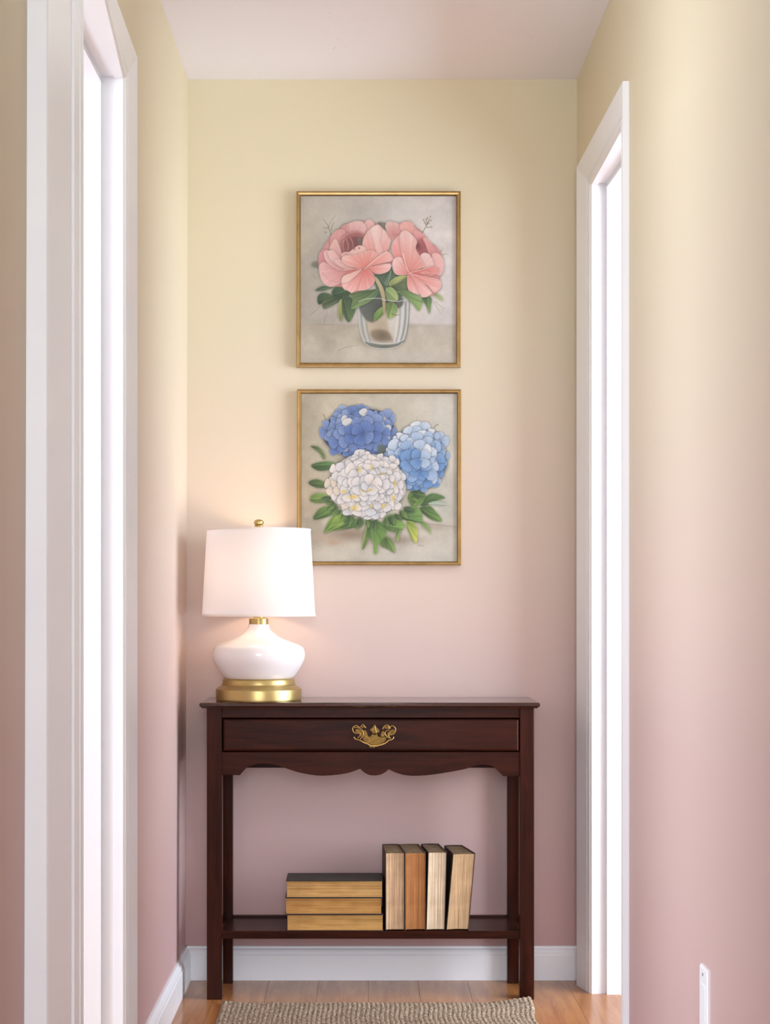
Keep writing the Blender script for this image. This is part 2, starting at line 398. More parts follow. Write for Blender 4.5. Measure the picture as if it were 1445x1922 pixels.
# front legs (slight taper), back legs
def leg(x0, x1, y0, y1, z1, tin=0.0):
    bm = bmesh.new(); v = BX(bm, x0, x1, y0-4.56, y1-4.56, 0, z1)
    for q in v[:4]: q.co.x += tin
    o = link('leg', bm, M_MAH_Z, table, bevel=0.0018); return o
lx0, lx1 = PX(388, YF), PX(416.5, YF); rx0, rx1 = PX(975.5, YF), PX(1002.5, YF)
leg(lx0, lx1, YF, YF+0.036, UZ); leg(rx0, rx1, YF, YF+0.036, UZ)
bx0, bx1 = PX(417, YB0), PX(436.5, YB0); cx0, cx1 = PX(952.5, YB0), PX(974.5, YB0)
leg(bx0, bx1, YB0, YB1, UZ); leg(cx0, cx1, YB0, YB1, UZ)
YA = YF+0.003
# rail above drawer
T('top_rail', M_MAH_X, (lx1, rx0, YA, YA+0.02, PZ(1347.5, YA), UZ))
# scalloped apron
ap = [(416.5,1411.5),(416.5,1454.8),(450.4,1454.8)]
ap += [(p.x, p.y) for p in crom([(450.4,1454.8),(456,1448),(464,1440.7),(478,1435.2),(494,1433.4),(514,1435.5),(536,1442),(560,1449.5),(588,1454.8),(610,1455.8),(634,1454.0),(656,1450.0),(676,1442.8)] and [(a, b, 0) for a, b in [(450.4,1454.8),(456,1448),(464,1440.7),(478,1435.2),(494,1433.4),(514,1435.5),(536,1442),(560,1449.5),(588,1454.8),(610,1455.8),(634,1454.0),(656,1450.0),(676,1442.8)]], 5)][1:]
ap += [(p.x, p.y) for p in crom([(a, b, 0) for a, b in [(676,1442.8),(683,1449.5),(692,1454.2),(702,1455.6),(713,1454.2),(722,1450),(729.5,1444.0)]], 4)][1:]
ap += [(p.x, p.y) for p in crom([(a, b, 0) for a, b in [(729.5,1444.0),(745,1451),(762,1455.2),(780,1456.2),(806,1454.6),(838,1450),(860,1446),(877,1442.2),(892,1437.4),(906,1435.2),(920,1437.2),(929,1441.5),(937,1449),(945,1457)]], 5)][1:]
ap += [(975.5,1457),(975.5,1411.5)]
bm = bmesh.new(); prism_xz(bm, [(PX(x, YA), PZ(y, YA)) for x, y in ap], YA-4.56, YA+0.018-4.56)
link('apron', bm, M_MAH_X, table, bevel=0.0008, seg=1)
# drawer
dr = bpy.data.objects.new('drawer', None)
YD = YF-0.002
bm = bmesh.new()
d0, d1, dz0, dz1 = PX(418.6, YD), PX(973.6, YD), PZ(1409.6, YD), PZ(1350, YD)
def ring(bm, i, y): return [bm.verts.new(p) for p in ((d0+i, y-4.56, dz0+i), (d1-i, y-4.56, dz0+i), (d1-i, y-4.56, dz1-i), (d0+i, y-4.56, dz1-i))]
rs = [ring(bm, 0.0, YD+0.16), ring(bm, 0.0, YD+0.004), ring(bm, 0.0012, YD+0.0015), ring(bm, 0.0045, YD+0.0002), ring(bm, 0.0055, YD)]
for a, b in zip(rs, rs[1:]):
    for i in range(4): bm.faces.new((a[i], a[(i+1) % 4], b[(i+1) % 4], b[i]))
bm.faces.new(rs[0]); bm.faces.new(rs[-1])
drawer = link('drawer', bm, M_MAH_X, table)
T('side_rail', M_MAH_X, (lx0+0.004, lx0+0.02, YF+0.03, YB0+0.004, PZ(1441, YF), UZ))
T('side_rail', M_MAH_X, (rx1-0.02, rx1-0.004, YF+0.03, YB0+0.004, PZ(1441, YF), UZ))
T('back_rail', M_MAH_X, (bx0, cx1, YB0+0.006, YB1-0.004, PZ(1441.5, YB0), UZ))
# shelf
SZ = PZ(1747.5, YF+0.004)
T('shelf', M_MAH_X, (lx1-0.004, rx0+0.004, YF+0.004, YB0+0.01, SZ-0.020, SZ), 0.0015)
T('shelf_rail', M_MAH_X, (bx0+0.01, cx1-0.01, YB0+0.006, YB1-0.008, SZ-0.01, PZ(1718.5, YB0+0.006)), 0.001)
T('shelf_side', M_MAH_X, (lx0+0.006, lx0+0.018, YF+0.03, YB0+0.006, SZ-0.020, SZ), 0.001)
T('shelf_side', M_MAH_X, (rx1-0.018, rx1-0.006, YF+0.03, YB0+0.006, SZ-0.020, SZ), 0.001)

# brass bail pull; traced in a 12.04x crop at (640,1340)
YH = YD-0.001
def hp(x, y, d=0.0): return (PX(640+x/12.04, YH), YH-4.56-d, PZ(1340+y/12.04, YH))
pull = bpy.data.objects.new('drawer_pull', None)
bm = bmesh.new()
def plate(pts, t=0.0022, n=5, off=0.0):
    P = crom([(x, y, 0) for x, y in pts], n, True)
    f = [bm.verts.new(hp(p.x, p.y, t+off)) for p in P]; b = [bm.verts.new(hp(p.x, p.y, -0.0012)) for p in P]
    fc = bm.faces.new(f)
    for i in range(len(f)): bm.faces.new((f[i], b[i], b[(i+1) % len(f)], f[(i+1) % len(f)]))
plate([(505,535),(515,470),(500,400),(530,365),(575,400),(600,470),(630,515),(680,495),(705,455),(755,440),(815,455),(825,495),(880,525),(960,510),(1020,540),(1000,600),(960,640),(880,680),(770,705),(690,690),(610,640),(550,590)])
plate([(660,355),(710,300),(760,245),(800,300),(870,375),(845,415),(800,430),(790,470),(725,470),(715,425),(690,390)])
plate([(905,440),(930,400),(975,395),(990,440),(985,500),(940,530),(900,495)])
plate([(325,365),(370,340),(450,370),(490,430),(480,500),(440,520),(400,440),(350,430)], 0.0012)
plate([(1050,440),(1110,380),(1180,350),(1215,390),(1180,450),(1110,475),(1080,520),(1040,500)], 0.0012)
plate([(985,300),(1030,270),(1075,300),(1060,330),(1000,330)], 0.0012)
plate([(635,715),(700,710),(850,712),(815,740),(770,740),(740,772),(715,745),(660,760)], 0.0015)
bw = bmesh.new()
def wire(pts, r=0.0013, d=0.0030):
    tube(bw, crom([hp(x, y, d) for x, y in pts], 6), r, 8)
wire([(350,445),(290,410),(260,340),(285,285),(345,260),(400,295),(445,290),(490,240),(545,290),(550,310),(500,285),(470,320)])
wire([(295,310),(350,300),(430,330),(485,380),(505,450),(480,520),(430,565)])
wire([(375,445),(400,425),(440,440),(425,490),(390,530),(370,545)])
wire([(940,345),(965,290),(1020,250),(1070,265),(1085,310),(1075,340)])
wire([(1100,330),(1120,285),(1165,268),(1215,305),(1232,360),(1205,430),(1150,470),(1070,460)])
wire([(1085,360),(1020,385),(990,440),(1010,480),(1050,530),(1110,550)])
wire([(1070,470),(1075,505),(1120,550)])
wire([(760,250),(775,330),(800,420)], 0.0009)
wire([(710,495),(760,470),(820,500)], 0.0007)
wire([(495,560),(560,625),(650,665),(760,690),(860,675)], 0.0009)
wire([(780,630),(860,590),(950,560),(1015,545)], 0.0010)
link('backplate', bm, M_BRASS_D, drawer, smooth=False)
bm = bw; link('scrollwork', bm, M_BRASS_P, drawer, smooth=True)
bm = bmesh.new()
tube(bm, crom([hp(x, y, d) for x, y, d in [(290,520,.004),(330,565,.005),(385,580,.006),(430,590,.008),(510,635,.010),(600,670,.011),(690,710,.012),(800,712,.012),(900,690,.011),(1000,650,.010),(1080,590,.008),(1140,578,.006),(1180,550,.005),(1185,520,.004)]], 6), lambda t: 0.0010+0.0008*math.sin(math.pi*t), 10)
link('bail_handle', bm, M_BRASS_P, drawer, smooth=True)

# ================================================================== LAMP
YL = 4.545; LX = PX(485.6, YL); LS = YL/F
lamp = thing('table_lamp', 'white ceramic table lamp with brass base and glowing white drum shade', 'lamp', (LX, YL, TOPZ))
zl = lambda yz: PZ(960+yz/5.0577, YL)-TOPZ      # crop y to local height
rl = lambda rz: rz/5.0577*LS
k0 = (1313.8-960)*5.0577                         # crop y that maps to the tabletop here
def zz(yz):                                      # keep the foot on the top
    return max(0.0, zl(yz))
bm = bmesh.new()
lathe(bm, [(rl(392), 0), (rl(400), 0.0005), (rl(402), 0.0035), (rl(407), 0.004), (rl(407), zl(1690)), (rl(405), zl(1683)), (rl(398), zl(1677)), (rl(378), zl(1662)), (rl(356), zl(1650)), (rl(349), zl(1643)), (rl(350), zl(1638)), (rl(346), zl(1634)), (rl(341), zl(1600)), (rl(338), zl(1592)), (rl(330), zl(1585)), (rl(322), zl(1580)), (rl(300), zl(1579))], seg=128)
link('base', bm, M_BRASS, lamp, smooth=True)
bm = bmesh.new()
cp = crom([(rl(r), 0, zl(y)) for r, y in [(300,1588),(322,1578),(345,1556),(372,1518),(396,1480),(418,1440),(434,1398),(439,1355),(432,1312),(414,1285),(382,1265),(330,1243),(255,1216),(196,1190),(150,1160),(118,1130),(102,1100),(95,1070)]], 5)
lathe(bm, [(p.x, p.z) for p in cp]+[(rl(60), zl(1068))], seg=128)
link('body', bm, M_CER, lamp, smooth=True)
bm = bmesh.new()
lathe(bm, [(rl(89), zl(1072)), (rl(91), zl(1068)), (rl(91), zl(1018)), (rl(88), zl(1013)), (rl(56), zl(1010)), (rl(54), zl(1008)), (rl(54), zl(960)), (rl(30), zl(958)), (rl(30), zl(820)), (rl(26), zl(815))], seg=64)
link('neck', bm, M_BRASS, lamp, smooth=False, bevel=0.0006)
# bulb
bm = bmesh.new()
lathe(bm, [(0.012, zl(815)), (0.013, zl(815)+0.02), (0.022, zl(815)+0.045), (0.029, zl(815)+0.070), (0.026, zl(815)+0.092), (0.015, zl(815)+0.105), (0.003, zl(815)+0.108)], seg=32)
m, nt, b = new_mat('warm_bulb'); b.inputs['Emission Color'].default_value = (1, 0.72, 0.42, 1); b.inputs['Emission Strength'].default_value = 12
link('bulb', bm, m, lamp, smooth=True)
# harp and spider
bm = bmesh.new()
zt = zl(150)
tube(bm, crom([(0.02,0,zl(900)),(0.052,0,zl(760)),(0.055,0,zl(500)),(0.03,0,zl(230)),(0,0,zt-0.004),(-0.03,0,zl(230)),(-0.055,0,zl(500)),(-0.052,0,zl(760)),(-0.02,0,zl(900))], 6), 0.0013, 8)
R1, R0 = rl(491), rl(537)
for a in range(3):
    c, s = math.cos(a*2.094+.4), math.sin(a*2.094+.4)
    tube(bm, [(0.003*c, 0.003*s, zt-0.003), (R1*c, R1*s, zt-0.008)], 0.0012, 6)
link('harp', bm, M_BRASS, lamp, smooth=True)
# finial
bm = bmesh.new()
zb = zl(168)
lathe(bm, [(0.004, zt-0.004), (0.004, zl(150)), (rl(43), zl(143)), (rl(43), zl(136)), (rl(30), zl(133)), (rl(36), zl(128)), (rl(45), zl(117)), (rl(47), zl(105)), (rl(43), zl(92)), (rl(32), zl(82)), (rl(16), zl(76)), (0.0006, zl(75))], seg=48)
link('finial', bm, M_BRASS, lamp, smooth=True)
# shade
m, nt, b = new_mat('linen_shade'); nt.nodes.remove(b)
out = nt.nodes['Material Output']
df = N(nt, 'ShaderNodeBsdfDiffuse'); df.inputs[0].default_value = (0.86,0.85,0.84,1)
tr = N(nt, 'ShaderNodeBsdfTranslucent'); tr.inputs[0].default_value = (0.66,0.66,0.80,1)
mx = N(nt, 'ShaderNodeMixShader'); mx.inputs[0].default_value = 0.45
tc = N(nt, 'ShaderNodeTexCoord'); wv = N(nt, 'ShaderNodeTexNoise'); wv.inputs['Scale'].default_value = 700; L(nt, tc.outputs['Object'], wv.inputs['Vector'])
bp = N(nt, 'ShaderNodeBump'); bp.inputs['Strength'].default_value = 0.1; bp.inputs['Distance'].default_value = 0.001
L(nt, wv.outputs[0], bp.inputs['Height']); L(nt, bp.outputs[0], df.inputs['Normal'])
L(nt, df.outputs[0], mx.inputs[1]); L(nt, tr.outputs[0], mx.inputs[2]); L(nt, mx.outputs[0], out.inputs[0])
M_SHADE = m
M_HEM = plain('shade_hem_tape', (236,226,220), 0.8, sp=0.1)
zs0, zs1 = PZ(1156, YL)-TOPZ, PZ(993.5, YL)-TOPZ
bm = bmesh.new()
lathe(bm, [(R0, zs0), (R1, zs1)], seg=128, cap=False)
sh = link('shade', bm, M_SHADE, lamp, smooth=True)
for nm, z, r in (('shade_trim', zs0, R0), ('shade_trim', zs1, R1)):
    bm = bmesh.new()
    hh = 0.005 if z == zs0 else 0.004
    s2 = 1 if z == zs0 else -1
    lathe(bm, [(r+0.0010, z-0.0005*s2), (r+0.0012-(R0-R1)/(zs1-zs0)*hh*s2, z+s2*hh), (r-(R0-R1)/(zs1-zs0)*hh*s2-0.0008, z+s2*hh), (r-0.0008, z-0.0005*s2), (r+0.0010, z-0.0005*s2)], seg=128, cap=False)
    link(nm, bm, M_HEM, sh, smooth=False)
pl = bpy.data.lights.new('lamp_light', 'POINT'); pl.energy = 9.5; pl.color = (1.0, 0.72, 0.44); pl.shadow_soft_size = 0.03
po = bpy.data.objects.new('lamp_light', pl); COL.objects.link(po); po.location = (0, 0, zl(560)); po.parent = lamp

# ================================================================== BOOKS
def page_mat(name, c0, c1, stretch, blotch=0.15):
    m, nt, b = new_mat(name); b.inputs['Roughness'].default_value = 0.8; spec(b, 0.15)
    tc = N(nt, 'ShaderNodeTexCoord'); mp = N(nt, 'ShaderNodeMapping'); mp.inputs['Scale'].default_value = stretch
    L(nt, tc.outputs['Object'], mp.inputs[0])
    nz = N(nt, 'ShaderNodeTexNoise'); nz.inputs['Scale'].default_value = 1.0; nz.inputs['Detail'].default_value = 6; nz.inputs['Roughness'].default_value = 0.7
    L(nt, mp.outputs[0], nz.inputs['Vector'])
    n2 = N(nt, 'ShaderNodeTexNoise'); n2.inputs['Scale'].default_value = 22; n2.inputs['Detail'].default_value = 3
    L(nt, tc.outputs['Object'], n2.inputs['Vector'])
    rp = N(nt, 'ShaderNodeValToRGB'); rp.color_ramp.elements[0].position = 0.33; rp.color_ramp.elements[1].position = 0.66
    rp.color_ramp.elements[0].color = lin(*c0)+(1,); rp.color_ramp.elements[1].color = lin(*c1)+(1,)
    L(nt, nz.outputs[0], rp.inputs[0])
    mr = N(nt, 'ShaderNodeMapRange'); mr.inputs[1].default_value = 0.3; mr.inputs[2].default_value = 0.7; mr.inputs[3].default_value = 1-blotch; mr.inputs[4].default_value = 1+blotch*.6
    L(nt, n2.outputs[0], mr.inputs[0])
    hs = N(nt, 'ShaderNodeHueSaturation'); L(nt, mr.outputs[0], hs.inputs['Value']); L(nt, rp.outputs[0], hs.inputs['Color'])
    L(nt, hs.outputs[0], b.inputs['Base Color'])
    bp = N(nt, 'ShaderNodeBump'); bp.inputs['Strength'].default_value = 0.5; bp.inputs['Distance'].default_value = 0.0015
    L(nt, nz.outputs[0], bp.inputs['Height']); L(nt, bp.outputs[0], b.inputs['Normal'])
    return m
rk = random.Random(11)
def make_book(label, loc, rot, standing, A, D, TH, pm, cm, ov=0.0025, lean=0.0, curve=0.0035, taper=0.0, top_mat=None):
    o = thing('old_book', label, 'book', loc, rot, None)
    bt = 0.0016
    def mp(a, d, t):                       # a: long side, d: depth, t: thickness
        if standing: return (t*(1-taper/TH*d/D)+lean*a/A, d, a)
        return (a, d, t)
    bm = bmesh.new()
    n = 14; na = 12; rows = []
    jit = [rk.uniform(-0.0005, 0.0005) for _ in range(n+1)]
    for i in range(na+1):
        a = ov+(A-2*ov)*i/na
        wob = 0.0006*math.sin(i*1.3+TH*900)
        fr = [(ov*0.6+curve*math.sin(math.pi*k/n)+jit[k]+wob*math.sin(math.pi*k/n), bt+(TH-2*bt)*k/n) for k in range(n+1)]
        sec = fr+[(D-0.004, TH-bt), (D-0.004, bt)]
        rows.append([bm.verts.new(mp(a, d, t)) for d, t in sec])
    m_ = len(rows[0])
    for r0, r1 in zip(rows, rows[1:]):
        for k in range(m_): bm.faces.new((r0[k], r0[(k+1) % m_], r1[(k+1) % m_], r1[k]))
    bm.faces.new(rows[0]); bm.faces.new(rows[-1][::-1])
    pg = link('pages', bm, pm, o)
    if top_mat:
        pg.data.materials.append(top_mat); pg.data.polygons[len(pg.data.polygons)-1].material_index = 1
    # cover boards with slightly uneven edges and a rounded spine
    for nm, t0, t1 in (('cover_board', 0, bt), ('cover_board', TH-bt, TH)):
        bm = bmesh.new(); ring_a = []
        K = 10
        edge = []
        for k in range(K+1): edge.append((A*k/K, rk.uniform(0.0, 0.0007)))
        edge += [(A, D)] + [(0, D)]
        lo = [bm.verts.new(mp(a, d, t0)) for a, d in edge]; hi = [bm.verts.new(mp(a, d, t1)) for a, d in edge]
        bm.faces.new(lo); bm.faces.new(hi[::-1])
        for k in range(len(lo)): bm.faces.new((lo[k], lo[(k+1) % len(lo)], hi[(k+1) % len(lo)], hi[k]))
        link(nm, bm, cm, o)
    bm = bmesh.new()
    q = [(D-0.001+0.005*math.sin(math.pi*k/8), TH*k/8) for k in range(9)]+[(D-0.003+0.005*math.sin(math.pi*k/8), TH*k/8) for k in range(8, -1, -1)]
    lo = [bm.verts.new(mp(0, d, t)) for d, t in q]; hi = [bm.verts.new(mp(A, d, t)) for d, t in q]
    bm.faces.new(lo); bm.faces.new(hi[::-1])
    for k in range(len(lo)): bm.faces.new((lo[k], lo[(k+1) % len(lo)], hi[(k+1) % len(lo)], hi[k]))
    link('spine', bm, cm, o)
    return o
C_DK = plain('black_green_cloth', (46,50,44), 0.5, sp=0.2, var=0.35, vscale=40, bump=0.2, bscale=300)
C_DK2 = plain('dark_brown_cloth', (58,42,32), 0.6, var=0.3, vscale=40, bump=0.2, bscale=300)
C_BR = plain('mid_brown_cloth', (92,66,46), 0.6, var=0.3, vscale=40, bump=0.2, bscale=300)
PH = (6, 6, 330); PV = (330, 6, 6)
P1 = page_mat('tan_page_edges', (166,122,70), (204,164,106), PH)
P2 = page_mat('ochre_page_edges', (160,114,62), (196,150,90), PH)
P3 = page_mat('amber_page_edges', (164,120,66), (204,162,100), PH)
V1 = page_mat('pale_brown_page_edges', (170,132,98), (214,184,150), PV, 0.2)
V2 = page_mat('orange_brown_page_edges', (150,98,56), (180,124,78), PV, 0.12)
V3 = page_mat('cream_page_edges', (186,158,128), (230,212,184), PV, 0.2)
V4 = page_mat('beige_page_edges', (166,132,98), (206,176,138), PV, 0.15)
TOPP = page_mat('dusty_page_tops', (118,98,74), (148,126,98), (200, 20, 200), 0.1)
YK = YF+0.006
def bkx(x): return PX(x, YK)
zs = [SZ, PZ(1716.5, YK), PZ(1685, YK), PZ(1653, YK)]
G = 'old books on the lower shelf of the console table'
B = []
B.append(make_book('yellowed thick old book at the bottom of the lying stack', (bkx(537.5), YK, zs[0]+0.0003), (0,0,math.radians(-0.4)), False, 0.2465, 0.128, zs[1]-zs[0]-0.0006, P3, C_DK2))
B.append(make_book('ochre-edged old book in the middle of the lying stack', (bkx(535), YK, zs[1]+0.0002), (0,0,math.radians(0.5)), False, 0.2465, 0.126, zs[2]-zs[1]-0.0006, P2, C_DK2))
B.append(make_book('old book with dark green-black cover, topmost of the lying stack', (bkx(536.5), YK, zs[2]+0.0001), (0,0,math.radians(0.2)), False, 0.2465, 0.126, zs[3]-zs[2]-0.0004, P1, C_DK))
YV = YF+0.007
def vx(x): return PX(x, YV)
HB = PZ(1600.5, YV)-SZ
B.append(make_book('upright old book with mottled pale brown page edges, touching the lying stack', (vx(723.5), YV, SZ+0.0003), (0,0,math.radians(2.6)), True, HB, 0.153, vx(759.5)-vx(723.5), V1, C_DK2, taper=0.0046, top_mat=TOPP))
B.append(make_book('upright old book with evenly orange-brown page edges', (vx(760.3), YV, SZ+0.0003), (0,0,math.radians(4.4)), True, HB, 0.153, vx(799)-vx(760.3), V2, C_BR, taper=0.0018, top_mat=TOPP))
B.append(make_book('upright old book with pale cream page edges, leaning a little', (vx(799.8), YV+0.001, SZ+0.0003), (0,0,math.radians(5.1)), True, HB+0.001, 0.152, vx(835)-vx(799.8), V3, C_DK2, taper=0.0012, lean=0.0052, top_mat=TOPP))
B.append(make_book('beige-edged old book at the right end, leaning and turned', (vx(837.5), YV+0.002, SZ+0.0003), (0,0,math.radians(5.9)), True, HB-0.003, 0.150, vx(880)-vx(837.5), V4, C_DK2, taper=0.0105, lean=0.0175, top_mat=TOPP))
for b_ in B: b_['group'] = G

# ================================================================== RUG
def make_rug():
    m, nt, b = new_mat('taupe_ribbed_wool'); b.inputs['Roughness'].default_value = 0.95; spec(b, 0.05)
    tc = N(nt, 'ShaderNodeTexCoord')
    n1 = N(nt, 'ShaderNodeTexNoise'); n1.inputs['Scale'].default_value = 170; n1.inputs['Detail'].default_value = 4
    mp = N(nt, 'ShaderNodeMapping'); mp.inputs['Scale'].default_value = (1.4, 0.55, 1); L(nt, tc.outputs['Object'], mp.inputs[0]); L(nt, mp.outputs[0], n1.inputs['Vector'])
    rp = N(nt, 'ShaderNodeValToRGB'); rp.color_ramp.elements[0].position = 0.35; rp.color_ramp.elements[1].position = 0.68
    rp.color_ramp.elements[0].color = lin(122,104,88)+(1,); rp.color_ramp.elements[1].color = lin(198,180,158)+(1,)
    L(nt, n1.outputs[0], rp.inputs[0]); L(nt, rp.outputs[0], b.inputs['Base Color'])
    bp = N(nt, 'ShaderNodeBump'); bp.inputs['Strength'].default_value = 0.9; bp.inputs['Distance'].default_value = 0.003
    L(nt, n1.outputs[0], bp.inputs['Height']); L(nt, bp.outputs[0], b.inputs['Normal'])
    x0, x1, y1, y0 = PX(417, 4.398), PX(996, 4.398), 4.400, 2.9
    nx, ny = 424, 420
    xs = np.linspace(x0, x1, nx+1); ysn = y1-(y1-y0)*(np.linspace(0, 1, ny+1)**1.5)
    X, Yg = np.meshgrid(xs, ysn)
    rs = np.random.RandomState(4)
    ph = rs.uniform(-.6, .6, (ny+1, nx+1))
    wob = 0.0006*np.sin(Yg*7+X*3)
    knob = 0.0014*np.sin(Yg*math.pi/0.006+np.floor((X)/0.0118)*2.1)*np.abs(np.sin(X*math.pi/0.0118))
    rib = np.abs(np.sin((X+wob)*math.pi/0.0118))**0.7
    Z = 0.0050+0.0030*rib+rs.uniform(-0.0007, 0.0007, X.shape)+knob*0.6
    edge_b = np.clip((y1-Yg)/0.010, 0, 1); edge_x = np.clip(np.minimum(X-x0, x1-X)/0.008, 0, 1)
    Z = Z*(0.35+0.65*np.minimum(edge_b, edge_x)**0.5)
    jag = 0.002*np.sin(X*260)+0.001*rs.uniform(-1, 1, X.shape)
    Y2 = Yg+jag*(1-edge_b)
    # lifted corners
    dr_ = np.hypot((x1-X)/0.12, (y1-Yg)/0.10); Z = Z+0.017*np.clip(1-dr_, 0, 1)**1.3
    dl_ = np.hypot((X-x0)/0.05, (y1-Yg)/0.05); Z = Z+0.006*np.clip(1-dl_, 0, 1)
    X2 = X+0.004*np.sin((y1-Yg)*30)*np.clip((X-x0)/(x1-x0), 0, 1)
    top = np.stack([X2, Y2, Z], -1).reshape(-1, 3); bot = np.stack([X2, Y2, np.maximum(Z-0.006, 0.0006)], -1).reshape(-1, 3)
    W = nx+1; nV = len(top)
    idx = np.arange(nV).reshape(ny+1, W)
    q = np.stack([idx[:-1, :-1], idx[1:, :-1], idx[1:, 1:], idx[:-1, 1:]], -1).reshape(-1, 4)
    per = np.concatenate([idx[0, :], idx[1:, -1], idx[-1, -2::-1], idx[-2:0:-1, 0]])
    pn = np.roll(per, -1)
    side = np.stack([per, pn, pn+nV, per+nV], -1)
    bq = q[:, ::-1]+nV
    me = bpy.data.meshes.new('rug'); me.from_pydata(np.concatenate([top, bot]).tolist(), [], np.concatenate([q, bq, side]).tolist())
    me.polygons.foreach_set('use_smooth', [True]*len(me.polygons)); me.materials.append(m)
    o = bpy.data.objects.new('rug', me); COL.objects.link(o)
    o['label'] = 'taupe ribbed woven rug with one lifted corner beside the table leg'; o['category'] = 'rug'
make_rug()

# ================================================================== OUTLET PLATE
yo1 = F*XR/(1319-CX); yo0 = yo1-0.064
zo1 = PZ(1808, yo1); zo0 = zo1-0.115
pl_ = thing('outlet_cover', 'narrow white outlet cover seen edge on, low on the right wall', 'outlet', (XR, (yo0+yo1)/2, zo0))
bm = bmesh.new()
hw, hh = (yo1-yo0)/2, zo1-zo0
rr = []
for d, i in ((0.0, 0.0), (0.0035, 0.0), (0.0060, 0.0030)):
    rr.append([bm.verts.new(p) for p in ((-d, -hw+i, i), (-d, hw-i, i), (-d, hw-i, hh-i), (-d, -hw+i, hh-i))])
for a, b in zip(rr, rr[1:]):
    for i in range(4): bm.faces.new((a[i], a[(i+1) % 4], b[(i+1) % 4], b[i]))
bm.faces.new(rr[0]); bm.faces.new(rr[-1])
link('cover_plate', bm, M_TRIM, pl_)
M_SCR = plain('screw_metal', (150,146,142), 0.35, 0.8)
for z in (0.012, hh-0.012):
    bm = bmesh.new(); lathe(bm, [(0.0028, 0), (0.0028, 0.0006), (0.0018, 0.0011)], seg=16)
    o = link('screw', bm, M_SCR, pl_); o.rotation_euler = (0, -math.pi/2, 0); o.location = (-0.006, 0, z)
boxo('socket_face', M_TRIM, pl_, (-0.0072, -0.0055, -0.0165, 0.0165, 0.028, hh-0.028), 0.001)

